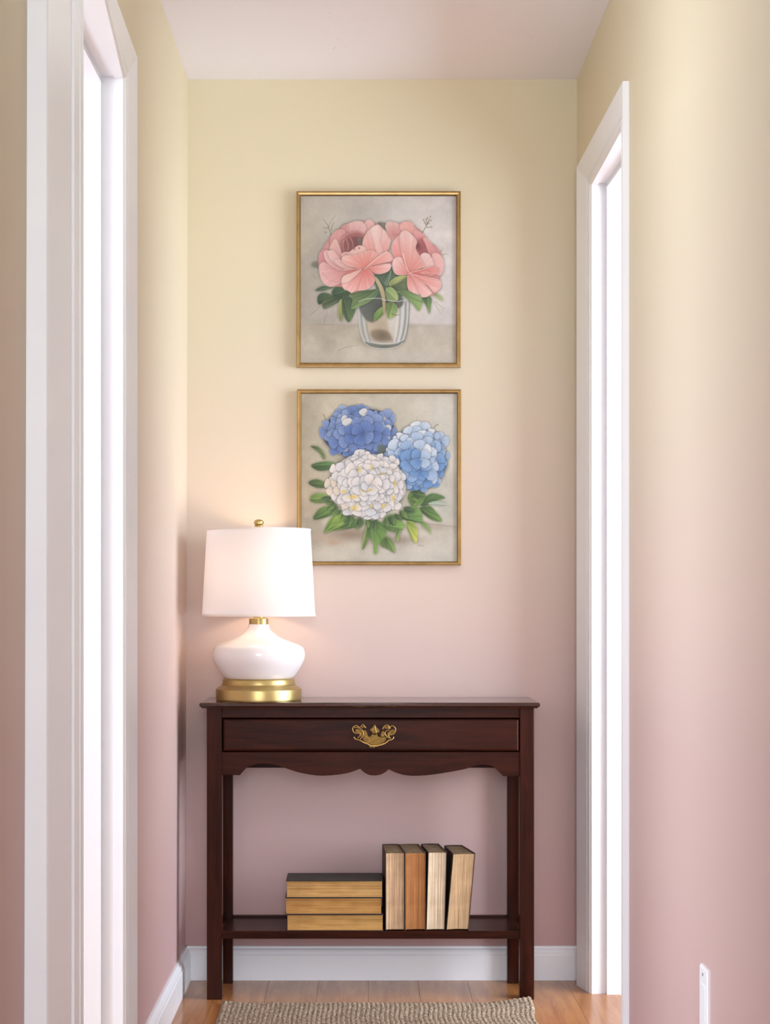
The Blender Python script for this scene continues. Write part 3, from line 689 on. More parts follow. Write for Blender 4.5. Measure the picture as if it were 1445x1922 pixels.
#PAINTINGS#
# ================================================================== PAINTINGS
# a small brush engine: every petal and leaf is a shaded stroke shape on a colour grid
class Canvas:
    """coordinates are those of a 4.379x crop; the grid keeps one vertex per cell"""
    def __init__(self, x0, y0, x1, y1, ppu):
        self.x0, self.y0, self.s = x0, y0, ppu
        self.w, self.h = int(round((x1-x0)*ppu)), int(round((y1-y0)*ppu))
        self.a = np.zeros((self.h, self.w, 3)); self.rs = np.random.RandomState(5)
    def grid(self): 
        return np.meshgrid(self.x0+(np.arange(self.w)+.5)/self.s, self.y0+(np.arange(self.h)+.5)/self.s)
    def blur(self, m, r):
        r = int(max(1, round(r*self.s)))
        for _ in range(2):
            for ax in (0, 1):
                c = np.cumsum(np.pad(m, [(r+1, r) if k == ax else (0, 0) for k in range(m.ndim)], mode='edge'), axis=ax)
                n = m.shape[ax]; hi = np.take(c, np.arange(2*r+1, 2*r+1+n), axis=ax); lo = np.take(c, np.arange(0, n), axis=ax)
                m = (hi-lo)/(2*r+1)
        return m
    def noise(self, cell, seed):
        rs = np.random.RandomState(seed); gh, gw = int(self.h/self.s/cell)+3, int(self.w/self.s/cell)+3
        g = rs.uniform(-1, 1, (gh, gw)); yy = np.arange(self.h)/self.s/cell; xx = np.arange(self.w)/self.s/cell
        yi, xi = yy.astype(int), xx.astype(int); fy = (yy-yi)[:, None]; fx = (xx-xi)[None, :]
        fy = fy*fy*(3-2*fy); fx = fx*fx*(3-2*fx)
        A = g[yi][:, xi]; B = g[yi][:, xi+1]; C = g[yi+1][:, xi]; D = g[yi+1][:, xi+1]
        return (A*(1-fx)+B*fx)*(1-fy)+(C*(1-fx)+D*fx)*fy
    def win(self, P, pad):
        x0, y0 = P.min(0)-pad; x1, y1 = P.max(0)+pad
        i0, i1 = max(0, int((x0-self.x0)*self.s)), min(self.w, int((x1-self.x0)*self.s)+2)
        j0, j1 = max(0, int((y0-self.y0)*self.s)), min(self.h, int((y1-self.y0)*self.s)+2)
        return i0, i1, j0, j1
    def mask(self, P, i0, i1, j0, j1, ss=2):
        X = self.x0+(i0+(np.arange((i1-i0)*ss)+.5)/ss)/self.s; Y = self.y0+(j0+(np.arange((j1-j0)*ss)+.5)/ss)/self.s
        m = np.zeros((len(Y), len(X)), bool)
        Q = np.roll(P, -1, 0)
        for (ax, ay), (bx, by) in zip(P, Q):
            if ay == by: continue
            r = (Y >= min(ay, by)) & (Y < max(ay, by))
            if not r.any(): continue
            xc = ax+(Y[r]-ay)*(bx-ax)/(by-ay)
            m[r] ^= (X[None, :] > xc[:, None])
        return m.reshape(j1-j0, ss, i1-i0, ss).mean((1, 3))
    def smooth(self, pts, n=7):
        return np.array([(p.x, p.y) for p in crom([(x, y, 0) for x, y in pts], n, True)])
    def shape(self, pts, c0, c1, base=None, rim=None, shadow=0.24, streak=0.05, gamma=0.9, soft=0, alpha=1.0, sharp=False, srad=9, vein=None):
        """fill from colour c0 at the base point to c1 at the far edge"""
        P = np.array(pts, float) if sharp else self.smooth(pts)
        i0, i1, j0, j1 = self.win(P, 34)
        if i1-i0 < 3 or j1-j0 < 3: return
        m = self.mask(P, i0, i1, j0, j1)
        if soft: m = self.blur(m, soft)
        sub = self.a[j0:j1, i0:i1]
        if shadow:
            sh = self.blur(m, srad); sub *= (1-shadow*np.clip(sh*1.3, 0, 1)*(1-m))[..., None]
        X, Y = np.meshgrid(self.x0+(np.arange(i0, i1)+.5)/self.s, self.y0+(np.arange(j0, j1)+.5)/self.s)
        if base is None: base = P.mean(0)
        dx, dy = X-base[0], Y-base[1]; d = np.hypot(dx, dy); dm = np.hypot(P[:, 0]-base[0], P[:, 1]-base[1]).max()
        t = np.clip(d/dm, 0, 1)**gamma; an = np.arctan2(dy, dx)
        ph = self.rs.uniform(0, 6, 4)
        st = (np.sin(an*17+ph[0])+np.sin(an*29+ph[1]+d*.01)+.7*np.sin(an*47+ph[2])+.5*np.sin(an*7+ph[3]))*streak
        t = np.clip(t+st*(0.4+.6*t), 0, 1)[..., None]
        col = np.array(c0, float)*(1-t)+np.array(c1, float)*t
        inner = self.blur(m, 3.5); e = np.clip((1-inner)*2.2, 0, 1)*m
        if rim is not None: col = col*(1-.55*e[..., None])+np.array(rim, float)*.55*e[..., None]
        body = np.clip(self.blur(m, 12)-.35, 0, 1)
        col = col*(0.94+0.10*body[..., None])
        if vein is not None:
            a, b, vc, vw = vein; ax, ay = a; bx, by = b; L2 = (bx-ax)**2+(by-ay)**2
            u = np.clip(((X-ax)*(bx-ax)+(Y-ay)*(by-ay))/L2, 0, 1); dd = np.hypot(X-ax-u*(bx-ax), Y-ay-u*(by-ay))
            k = np.clip(1-dd/vw, 0, 1)[..., None]*.7; col = col*(1-k)+np.array(vc, float)*k
            side = np.sign((X-ax)*(by-ay)-(Y-ay)*(bx-ax))*np.clip(dd/12, 0, 1)
            col = col*(1+.10*side[..., None])
        k = (m*alpha)[..., None]; sub[:] = sub*(1-k)+np.clip(col, 0, 255)*k
    def line(self, pts, c, w, alpha=1.0, taper=True):
        P = np.array([(p.x, p.y) for p in crom([(x, y, 0) for x, y in pts], 8)])
        i0, i1, j0, j1 = self.win(P, 10)
        if i1-i0 < 2 or j1-j0 < 2: return
        X, Y = np.meshgrid(self.x0+(np.arange(i0, i1)+.5)/self.s, self.y0+(np.arange(j0, j1)+.5)/self.s)
        k = np.zeros_like(X); n = len(P)
        for q in range(n-1):
            (ax, ay), (bx, by) = P[q], P[q+1]; L2 = (bx-ax)**2+(by-ay)**2+1e-9
            u = np.clip(((X-ax)*(bx-ax)+(Y-ay)*(by-ay))/L2, 0, 1); dd = np.hypot(X-ax-u*(bx-ax), Y-ay-u*(by-ay))
            ww = w*(1-.6*q/n) if taper else w
            k = np.maximum(k, np.clip((ww-dd)*self.s+.5, 0, 1))
        k = (k*alpha)[..., None]; sub = self.a[j0:j1, i0:i1]; sub[:] = sub*(1-k)+np.array(c, float)*k
    def blob(self, cx, cy, rx, ry, c, alpha):
        X, Y = self.grid(); d = ((X-cx)/rx)**2+((Y-cy)/ry)**2; k = (alpha*np.exp(-d*1.5))[..., None]
        self.a[:] = self.a*(1-k)+np.array(c, float)*k
    def finish(self, haze=0.06, hc=(205,200,195)):
        a = self.a*(1+0.018*self.noise(7, 91)[..., None]+0.012*self.noise(3, 92)[..., None])
        return np.clip(a*(1-haze)+np.array(hc)*haze, 0, 255)

def leaf(cv, pts, dark, light, tip=None, vein=True):
    P = np.array(pts, float); d = np.hypot(P[:, None, 0]-P[None, :, 0], P[:, None, 1]-P[None, :, 1]); i, j = np.unravel_index(d.argmax(), d.shape)
    a, b = P[i], P[j]
    if tip is not None and np.hypot(*(a-np.array(tip))) < np.hypot(*(b-np.array(tip))): a, b = b, a
    vc = tuple(min(255, x*1.25+18) for x in light)
    cv.shape(pts, dark, light, base=tuple(a), rim=tuple(min(255, x*1.12+6) for x in light), shadow=.35, streak=.10, gamma=.8, vein=(tuple(a), tuple(b), vc, 3.2) if vein else None)

def paint_peonies():
    cv = Canvas(60, 66, 1346, 1450, 0.285)
    X, Y = cv.grid(); u = (X-60)/1286
    top = np.array((183,176,163.))*(1-u[..., None])+np.array((216,210,208.))*u[..., None]
    tab = np.array((183,174,156.))*(1-.35*u[..., None])+np.array((196,190,180.))*.35*u[..., None]
    k = np.clip((Y-1120-(1-u)*-6)/26, 0, 1)[..., None]; cv.a = top*(1-k)+tab*k
    for s_, amp in ((230, 13), (110, 10), (45, 6), (18, 3)): cv.a += cv.noise(s_, int(s_))[..., None]*amp*np.array((1, 1, .95))
    for b in [(130,420,110,190,(190,176,148),.4),(160,820,150,240,(178,170,156),.5),(300,140,240,120,(196,190,178),.5),(640,190,170,110,(176,172,164),.35),(900,180,260,150,(208,206,204),.5),
              (1180,620,160,420,(222,214,213),.55),(1240,1050,130,90,(190,188,186),.5),(420,620,330,420,(152,146,136),.40),(230,560,120,260,(160,154,144),.45),(700,1135,660,22,(150,144,132),.45),(240,1090,230,60,(160,152,144),.45),
              (340,1180,300,60,(166,156,136),.5),(1120,1200,260,60,(188,180,166),.5),(300,1400,330,70,(196,188,176),.5),(950,1390,380,60,(192,188,178),.6),(620,1260,170,60,(140,128,108),.55),(330,1290,160,50,(172,166,148),.5)]: cv.blob(*b)
    for p in [[(255,1130),(262,1080),(285,1020)],[(140,1052),(190,1010),(240,960)],[(370,1345),(440,1315),(540,1300)],[(200,1125),(260,1132),(330,1128)]]: cv.line(p, (120,114,98), 3, .55)
    tw = (112,106,84)
    for p in [[(318,400),(300,350),(292,320),(310,280),(348,226)],[(292,322),(270,285),(245,258)],[(292,330),(262,330),(245,328)],[(315,355),(318,320),(335,285)],[(275,368),(255,366)]]: cv.line(p, tw, 3.2, .8)
    for p in [[(1068,368),(1090,330),(1105,300),(1132,232)],[(1100,310),(1085,285),(1075,262)],[(1108,300),(1120,275),(1140,262)],[(1100,322),(1122,325),(1145,320)],[(1104,300),(1100,270),(1108,240)]]: cv.line(p, tw, 3.4, .8)
    for x, y in ((1134,236),(1138,268),(1078,262),(1086,284),(1110,250),(1120,290),(1143,322),(1098,262)): cv.blob(x, y, 7, 8, (120,114,88), .7)
    for p in [[(1210,522),(1230,518),(1232,490)],[(1240,552),(1265,545),(1285,560)],[(1165,945),(1190,990),(1220,1045)],[(1175,940),(1210,970),(1250,1000)],[(165,720),(178,750),(190,735)]]: cv.line(p, (150,138,100), 3.5, .6)
    cv.shape([(148,640),(165,612),(200,610),(222,640),(218,662),(170,655)], (104,104,92), (132,130,120), soft=3)
    # glass vase
    vase = [(538,930),(640,918),(760,915),(880,918),(958,930),(958,1040),(950,1120),(936,1210),(915,1275),(860,1312),(760,1328),(650,1318),(590,1285),(560,1215),(545,1120),(540,1030)]
    cv.shape(vase, (176,166,148), (178,180,176), base=(750,1150), shadow=.25, streak=.02, alpha=.85)
    V = np.array(vase, float)
    cv.shape([(600,1040),(760,1010),(850,1080),(880,1180),(840,1250),(700,1260),(620,1200),(590,1110)], (176,158,130), (196,182,158), soft=10, shadow=0, alpha=.8)
    cv.shape([(640,1190),(720,1170),(800,1200),(830,1250),(760,1268),(670,1255)], (92,78,62), (130,114,92), soft=9, shadow=0, alpha=.85)
    cv.shape([(800,980),(880,1000),(870,1180),(830,1260),(790,1180),(775,1080)], (214,212,206), (196,190,178), soft=8, shadow=0, alpha=.75)
    for x, w, c in ((905,11,(214,222,226)),(930,6,(118,126,128)),(948,5,(205,212,216)),(885,5,(150,156,158)),(862,7,(224,226,226)),(560,6,(120,128,128)),(575,9,(190,198,200)),(600,5,(140,144,140))):
        q = (x-750)*.12; cv.line([(x,945),(x-q*.2,1080),(x-q*.9,1190),(x-q*2.0,1268)], c, w, .65, False)
    cv.shape([(585,1262),(680,1290),(760,1298),(850,1288),(922,1255),(900,1288),(850,1312),(755,1327),(650,1316),(600,1290)], (82,88,80), (120,126,118), shadow=0, soft=1.5, alpha=.9)
    cv.line([(578,1255),(620,1272),(700,1284),(760,1288),(850,1280),(925,1246)], (206,210,206), 3.2, .8, False)
    cv.line([(600,1292),(650,1318),(755,1329),(850,1316),(905,1284)], (222,222,216), 3.0, .6, False)
    cv.line([(538,935),(541,1040),(546,1125),(562,1215),(592,1285)], (196,206,208), 3.4, .9, False)
    cv.line([(959,935),(957,1040),(950,1125),(937,1210),(912,1275)], (104,112,112), 3.0, .8, False)
    # foliage
    dk, md, lt = (44,60,44), (72,96,62), (112,140,84)
    cv.shape([(540,968),(590,900),(700,865),(830,860),(900,905),(905,965),(850,1000),(770,1000),(700,1075),(650,1110),(590,1075)], (52,58,54), (86,94,86), shadow=.2, soft=2, alpha=.92)
    cv.shape([(660,720),(760,650),(830,660),(880,720),(960,730),(945,850),(870,910),(760,925),(700,860)], (58,74,60), (84,104,86), shadow=.2, soft=2)
    leaf(cv, [(180,848),(245,810),(332,822),(285,840),(235,850)], dk, (84,108,74))
    leaf(cv, [(215,965),(198,925),(210,885),(255,865),(310,880),(380,905),(330,930),(260,940)], dk, md)
    leaf(cv, [(245,935),(330,910),(400,905),(380,940),(310,980),(252,1000)], dk, (90,106,74))
    leaf(cv, [(320,880),(335,830),(400,800),(480,840),(450,900),(380,915)], dk, (66,96,64))
    leaf(cv, [(400,1105),(372,1060),(372,980),(392,920),(425,960),(412,1040)], (90,104,58), (150,156,96))
    leaf(cv, [(415,895),(470,900),(520,960),(512,1020),(465,1110),(420,1060),(405,970)], dk, (78,104,64), tip=(465,1110))
    leaf(cv, [(705,838),(640,842),(520,848),(470,880),(490,925),(480,1000),(560,975),(640,935),(690,890)], (60,84,58), lt, tip=(480,1000))
    leaf(cv, [(700,715),(820,665),(850,720),(800,790),(750,800)], (56,78,62), (88,110,90))
    leaf(cv, [(790,808),(800,775),(850,735),(905,722),(960,735),(890,785),(830,812)], (104,118,72), (176,180,112))
    leaf(cv, [(805,812),(860,795),(935,735),(945,800),(930,850),(860,862)], (70,88,60), (112,130,90))
    leaf(cv, [(765,835),(810,820),(860,870),(862,930),(800,940),(766,895)], lt, (150,168,110))
    leaf(cv, [(860,852),(940,850),(1020,880),(1070,925),(1062,970),(1035,1020),(985,960),(910,895)], (62,88,54), (128,156,94), tip=(1035,1020))
    leaf(cv, [(1062,912),(1110,890),(1145,915),(1140,965),(1125,1042),(1098,975)], (58,86,62), (126,154,90), tip=(1125,1042))
    leaf(cv, [(1145,880),(1192,874),(1226,900),(1240,935),(1195,912)], (110,130,84), (168,176,118))
    leaf(cv, [(668,1100),(672,1040),(720,990),(755,985),(745,1040),(700,1085)], (74,104,50), (118,150,76))
    leaf(cv, [(768,955),(830,950),(862,990),(848,1050),(790,1082),(772,1030)], (84,112,60), (134,160,92))
    cv.line([(815,1040),(850,1052),(878,1048)], (104,90,66), 4, .8)
    cv.shape([(662,735),(690,740),(730,800),(755,870),(762,960),(758,1030),(742,1030),(735,930),(715,850),(690,790)], (156,140,104), (190,176,138), base=(760,1030), shadow=.25, rim=(210,200,160))
    cv.line([(805,690),(790,760),(765,830)], (138,152,112), 5, .8)
    cv.line([(540,940),(600,918),(700,912),(760,925),(860,938),(940,920)], (214,222,214), 3.0, .7, False)
    leaf(cv, [(695,300),(715,283),(760,290),(775,320),(755,345),(715,335)], (104,104,90), (134,132,120), vein=False)
    # left peony
    S = cv.shape; b = (592,666)
    D, M_, Lp, R = (176,98,96), (212,142,138), (230,190,186), (243,214,208)
    S([(212,560),(250,490),(305,400),(395,320),(450,292),(560,270),(660,288),(705,300),(780,370),(805,440),(790,540),(830,580),(800,650),(720,710),(662,720),(660,800),(560,848),(480,866),(400,820),(300,812),(232,745),(208,650)], D, (206,146,142), base=b)
    S([(585,300),(612,262),(650,268),(672,300),(668,350),(640,392),(600,390),(572,345)], (208,146,142), (232,186,180), base=(610,385), rim=R)
    S([(396,345),(402,318),(440,300),(520,272),(578,285),(602,335),(570,385),(500,362),(440,395),(405,400)], (196,124,122), Lp, base=(470,440), rim=R)
    S([(390,410),(400,330),(428,300),(448,330),(440,400),(410,470)], (178,100,102), (212,148,146), base=(400,480), rim=(226,172,168))
    S([(305,465),(312,400),(352,352),(420,345),(432,400),(402,490),(380,545),(335,522)], (198,130,130), (216,158,154), base=(400,560), rim=(232,188,184))
    S([(382,540),(380,460),(405,398),(460,368),(530,358),(580,380),(606,430),(582,490),(530,510),(470,540),(430,560)], (132,76,76), (190,122,122), base=(510,460), rim=(222,162,158), gamma=1.2)
    S([(400,520),(415,450),(450,420),(500,405),(565,410),(590,445),(572,485),(520,505),(470,525),(430,545)], (112,66,64), (146,88,86), base=(520,450), shadow=.1, soft=2)
    S([(530,420),(560,410),(578,440),(570,478),(545,490)], (98,86,78), (126,104,96), shadow=0, soft=2)
    for p in [[(420,430),(412,480),(420,540)],[(440,425),(455,480),(450,540)],[(470,410),(490,450),(495,500)],[(400,420),(455,378),(540,366),(585,395)]]: cv.line(p, (216,158,154), 3.5, .7)
    S([(300,545),(306,480),(345,420),(372,455),(392,510),(402,565),(380,592),(340,582)], (204,140,138), (228,184,178), base=(400,600), rim=R)
    S([(210,568),(222,530),(262,505),(302,530),(330,600),(300,642),(250,622),(222,640)], (190,110,116), (214,146,150), base=(330,650), rim=(224,170,170))
    S([(214,650),(250,612),(330,650),(440,680),(425,760),(335,812),(272,806),(226,745)], (196,124,122), (230,182,180), base=(450,670), rim=(240,206,202))
    S([(250,540),(268,518),(298,520),(350,590),(465,662),(405,682),(320,650),(270,602)], (204,138,134), (230,186,180), base=(480,665), rim=R)
    S([(284,530),(320,514),(345,530),(402,600),(482,655),(430,672),(350,630),(306,588)], (206,140,136), (234,194,188), base=(500,662), rim=R)
    S([(335,600),(380,592),(440,630),(500,660),(450,668),(380,645)], (204,136,132), (232,190,184), base=(520,668), rim=R)
    S([(570,475),(588,400),(640,335),(702,303),(742,340),(792,380),(806,440),(782,512),(722,552),(690,590),(650,645),(612,605),(590,540)], (216,124,116), (236,200,194), base=(652,650), rim=(244,216,210))
    S([(640,340),(700,306),(724,370),(716,450),(738,520),(700,560),(672,470),(652,400)], (226,166,158), (242,212,206), base=(706,590), shadow=.12, rim=(248,224,218), soft=1.5)
    S([(440,575),(452,540),(500,500),(545,474),(592,490),(600,530),(560,560),(500,585)], (216,152,144), (236,196,186), base=(560,620), rim=(246,216,206))
    for x, y in ((506,505),(545,497)): cv.blob(x, y, 8, 9, (128,58,58), .9)
    S([(398,548),(430,528),(472,536),(462,566),(415,575)], (210,146,142), (234,192,186), rim=R)
    S([(398,590),(420,560),(470,556),(540,548),(600,522),(660,518),(702,560),(684,622),(602,668),(500,655),(430,630)], (214,118,108), (236,188,180), base=(602,668), rim=R, streak=.09)
    S([(594,667),(660,600),(740,540),(782,524),(828,572),(815,602),(740,622),(660,642)], (222,124,112), (238,186,180), base=(594,668), rim=R)
    cv.line([(594,665),(650,618),(720,560),(775,528)], (246,200,188), 4.5, .8)
    S([(594,670),(690,640),(790,625),(810,650),(784,690),(712,712),(650,692)], (214,112,104), (240,200,194), base=(600,668), rim=R)
    S([(400,795),(408,740),(470,700),(560,678),(592,666),(640,690),(670,730),(666,790),(602,842),(520,850),(482,868),(455,850),(420,838)], (208,108,100), (240,188,184), base=(592,664), rim=(246,212,208), streak=.09)
    S([(400,780),(412,732),(480,702),(562,672),(520,722),(450,775)], (222,158,148), (242,204,196), base=(575,665), shadow=.25, rim=(250,222,214))
    S([(432,690),(490,672),(560,668),(500,692),(450,712)], (176,92,86), (200,124,118), base=(560,668), shadow=0)
    cv.line([(420,680),(480,672),(562,668)], (240,190,178), 4, .8)
    for p in [[(305,640),(360,690),(420,700)],[(240,700),(300,760),(380,780)],[(262,640),(330,680),(410,690)]]: cv.line(p, (200,134,130), 5, .4)
    # right peony
    b = (962,704)
    S([(762,310),(800,276),(868,290),(950,276),(1000,310),(1060,360),(1100,430),(1180,480),(1232,560),(1240,680),(1212,750),(1222,822),(1160,880),(1080,905),(1040,880),(960,852),(940,780),(962,720),(850,716),(820,660),(830,580),(808,500),(830,440),(790,400)], (196,116,112), (226,166,160), base=b)
    S([(760,315),(782,276),(830,282),(872,300),(892,345),(880,385),(832,402),(800,382),(775,352)], (190,112,108), (230,190,184), base=(840,420), rim=R)
    S([(880,330),(892,290),(940,274),(990,290),(1004,330),(1062,370),(1082,425),(1020,442),(950,372),(900,355)], (222,146,140), (234,176,168), base=(1000,460), rim=(240,196,188))
    S([(1000,350),(1060,368),(1098,400),(1102,440),(1040,430),(1005,400)], (212,128,130), (230,168,166), base=(1040,460), rim=(238,190,184))
    S([(1004,485),(1018,440),(1060,415),(1102,440),(1122,500),(1118,560),(1060,565),(1028,520)], (146,74,80), (186,108,112), base=(1050,500), rim=(216,150,148))
    S([(1010,470),(1030,448),(1050,470),(1046,520),(1022,510)], (120,60,66), (150,84,86), shadow=0, soft=2)
    S([(1072,420),(1100,412),(1150,470),(1185,545),(1180,600),(1140,580),(1112,520),(1090,460)], (206,126,126), (230,168,164), base=(1130,600), rim=R)
    S([(1140,600),(1150,545),(1190,538),(1236,580),(1246,660),(1216,722),(1150,702),(1100,690),(1110,640)], (220,146,140), (238,190,186), base=(1050,690), rim=R)
    S([(1040,585),(1056,550),(1085,535),(1122,548),(1152,600),(1156,650),(1095,672),(1055,650)], (222,160,152), (240,208,202), base=(1040,680), rim=R)
    S([(812,505),(820,452),(880,388),(912,430),(925,540),(905,602),(852,585),(822,548)], (218,118,112), (236,178,174), base=(930,660), rim=R)
    S([(880,440),(888,372),(930,350),(982,388),(1022,440),(1012,500),(1042,560),(1062,602),(1082,645),(1040,672),(970,694),(932,642),(902,560)], (220,128,118), (238,204,198), base=(950,700), rim=(244,216,210), streak=.08)
    S([(818,622),(838,580),(892,573),(922,640),(962,706),(900,720),(850,714),(824,672)], (214,120,112), (240,204,198), base=(962,704), rim=R)
    S([(964,700),(1060,672),(1160,648),(1206,690),(1150,722),(1060,728)], (206,98,94), (232,156,150), base=(964,702), rim=(242,196,188))
    S([(1050,700),(1100,684),(1130,700),(1100,716)], (222,140,132), (236,170,160), shadow=.2)
    S([(966,708),(1050,722),(1130,738),(1212,762),(1222,822),(1162,862),(1110,805),(1040,772)], (218,120,112), (240,188,182), base=(964,706), rim=R, streak=.09)
    S([(944,722),(964,708),(1002,742),(1042,800),(1052,862),(1030,880),(972,856),(944,812)], (214,120,112), (240,196,190), base=(962,704), rim=R, streak=.09)
    S([(972,714),(1042,762),(1102,812),(1146,868),(1120,890),(1100,902),(1062,900),(1042,862),(1012,792)], (220,130,122), (242,198,192), base=(964,706), rim=(248,216,210), streak=.09)
    cv.line([(908,545),(925,620),(945,675),(962,706)], (248,206,194), 5, .85)
    cv.line([(962,704),(1040,735),(1110,760)], (248,200,188), 4, .7)
    cv.line([(962,702),(1040,684),(1130,660)], (246,196,182), 3.5, .7)
    return cv, cv.finish(.11, (196,188,184))

def paint_hydrangeas():
    cv = Canvas(60, 76, 1352, 1466, 0.285)
    X, Y = cv.grid(); u = (X-60)/1292; v = (Y-76)/1390
    cv.a = np.array((182,172,152.))*(1-u[..., None])+np.array((206,202,190.))*u[..., None]
    for s_, amp in ((240, 15), (120, 11), (50, 7), (20, 3.5)): cv.a += cv.noise(s_, int(s_)+3)[..., None]*amp*np.array((1, 1, .92))
    for b in [(150,330,140,260,(168,160,140),.45),(400,140,240,90,(196,186,166),.5),(800,180,200,110,(190,186,168),.5),(1000,250,120,130,(208,200,184),.4),(1250,350,120,240,(206,204,194),.6),(1260,500,110,150,(184,186,176),.4),
              (130,850,80,250,(170,152,130),.5),(200,1000,120,160,(160,140,120),.4),(1280,1050,100,170,(176,180,166),.55),(480,1240,260,70,(128,104,86),.75),(240,1270,160,50,(190,164,142),.5),(1150,1180,240,45,(158,146,128),.6),(820,1290,300,45,(130,114,96),.55),(1200,1250,140,60,(188,182,166),.5),
              (300,1400,260,60,(202,194,180),.7),(800,1420,400,50,(198,194,182),.7),(1200,1380,180,80,(204,200,186),.6),(330,1310,80,30,(188,140,112),.4),(640,720,420,420,(110,118,96),.5)]: cv.blob(*b)
    cv.line([(1060,1150),(1180,1160),(1345,1180)], (128,116,98), 5, .4)
    cv.line([(245,248),(262,285),(295,308)], (112,100,74), 3.2, .85); cv.line([(1192,332),(1165,350),(1135,410)], (92,92,88), 3.6, .85)
    cv.line([(1012,300),(1018,275),(1035,258)], (160,146,116), 3, .5)
    D, M_, Lg = (46,66,38), (76,104,58), (120,150,76)
    for pts, d, l in [([(140,515),(160,508),(205,518),(245,562),(262,612),(240,612),(205,562)], D, (104,122,74)), ([(142,672),(200,645),(280,638),(345,655),(300,702),(205,714)], D, (84,122,66)), ([(118,812),(178,783),(240,800),(285,832),(250,858),(175,850)], (44,60,38), (86,112,62)),
            ([(132,945),(165,905),(255,902),(305,940),(225,982),(150,972)], (70,96,48), (128,156,76)), ([(158,1112),(198,1040),(270,1005),(345,1032),(305,1082),(222,1112)], D, (104,138,66)), ([(250,1228),(285,1135),(340,1080),(425,1068),(495,1122),(410,1195),(305,1212)], (54,84,40), (142,170,74)),
            ([(385,1195),(440,1135),(540,1108),(585,1148),(510,1182)], (50,76,42), (96,128,62)), ([(1048,1000),(1062,948),(1150,900),(1252,935),(1188,960),(1095,1000)], D, (88,122,70)), ([(1040,1020),(1120,1002),(1190,1070),(1225,1130),(1145,1122),(1060,1062)], D, (104,140,68)),
            ([(940,935),(990,872),(1082,898),(1066,980),(985,1012)], (60,90,46), (106,138,68)), ([(1110,985),(1180,965),(1270,990),(1190,1000)], (140,160,140), (168,182,164)), ([(1025,1130),(1098,1148),(1135,1240),(1085,1190)], (80,108,60), (140,164,100)),
            ([(868,1090),(950,1018),(1042,1030),(1062,1132),(1000,1142),(920,1122)], (48,76,44), (104,140,72)), ([(562,1362),(585,1210),(618,1105),(642,1180),(602,1320)], (96,118,62), (134,156,92)), ([(600,1238),(635,1130),(722,1140),(768,1202),(742,1282),(694,1330),(692,1390),(664,1398),(654,1300)], (56,88,44), (112,148,70)),
            ([(712,1325),(768,1258),(822,1310),(838,1392),(782,1366)], (58,86,42), (126,152,82)), ([(728,1152),(780,1078),(852,1088),(912,1152),(910,1192),(850,1222),(762,1202)], (60,94,48), (118,152,76)), ([(845,1200),(882,1198),(866,1292),(850,1290)], (80,108,56), (130,156,90)),
            ([(928,1142),(988,1138),(1022,1202),(1012,1312),(962,1252)], (84,112,52), (190,192,84))]: leaf(cv, pts, d, l)
    for p in [[(262,1218),(320,1168),(430,1150),(480,1128)],[(950,1160),(985,1240),(1008,1305)]]: cv.line(p, (176,190,92), 5, .5)
    rs = np.random.RandomState(33)
    for i in range(26):
        t = rs.uniform(.15, 2.9); x = 640+330*math.cos(t)*1.05; y = 850+265*math.sin(t); q = t+rs.uniform(-.5, .5); L_ = rs.uniform(60, 105); W_ = L_*.26
        P = [(x+L_*p*math.cos(q)-W_*w_*math.sin(q), y+L_*p*math.sin(q)+W_*w_*math.cos(q)) for p, w_ in [(0, 0), (.3, .8), (.6, .9), (1, 0), (.6, -.9), (.3, -.8)]]
        g_ = rs.uniform(0, 1); leaf(cv, P, (40+10*g_, 58+10*g_, 36), (70+40*g_, 100+40*g_, 58+14*g_), tip=P[3])
    rs = np.random.RandomState(21)
    def head(cx, cy, rx, ry, base_dark, colfn, n, pr, core, keep=None):
        th = np.linspace(0, 2*np.pi, 26)[:-1]
        cv.shape([(cx+rx*.93*math.cos(t)*(1+.03*math.sin(5*t)), cy+ry*.93*math.sin(t)*(1+.03*math.cos(7*t))) for t in th], base_dark, base_dark, shadow=.5, srad=16)
        pts = []
        for i in range(n):
            rr = math.sqrt((i+.5)/n); t = i*2.39996+.4
            pts.append((rr, cx+rx*.90*rr*math.cos(t)+rs.uniform(-8, 8), cy+ry*.90*rr*math.sin(t)+rs.uniform(-8, 8), t))
        pts.sort(key=lambda q: -q[0])
        for rr, x, y, t in pts:
            a0 = rs.uniform(0, 1.57); k = pr*(1-.10*rr)*rs.uniform(.8, 1.2)
            fx = 1-.35*(rr**3)*abs(math.cos(t)); fy = 1-.35*(rr**3)*abs(math.sin(t))
            order = list(range(4)); rs.shuffle(order)
            for q in order:
                a = a0+q*math.pi/2+rs.uniform(-.15, .15); ca, sa = math.cos(a), math.sin(a)
                L_ = k*rs.uniform(.9, 1.12); W_ = L_*rs.uniform(.46, .58)
                sh = [(0, 0), (.25, .55), (.62, 1.0), (.92, .72), (1.02, .1), (.95, -.62), (.64, -1.0), (.25, -.55)]
                P = [(x+fx*(L_*p*ca-W_*w_*sa)+rs.uniform(-3.5, 3.5), y+fy*(L_*p*sa+W_*w_*ca)+rs.uniform(-3.5, 3.5)) for p, w_ in sh]
                c0, c1, rim = colfn(x+L_*.6*ca, y+L_*.6*sa, rs)
                cv.shape(P, c0, c1, base=(x, y), rim=rim, shadow=.42, srad=7, streak=.10, gamma=.7)
            if core: cv.blob(x, y, 9, 8, core(x, y, rs), .75)
    lerp3 = lambda a, b, t: tuple(p+(q-p)*t for p, q in zip(a, b))
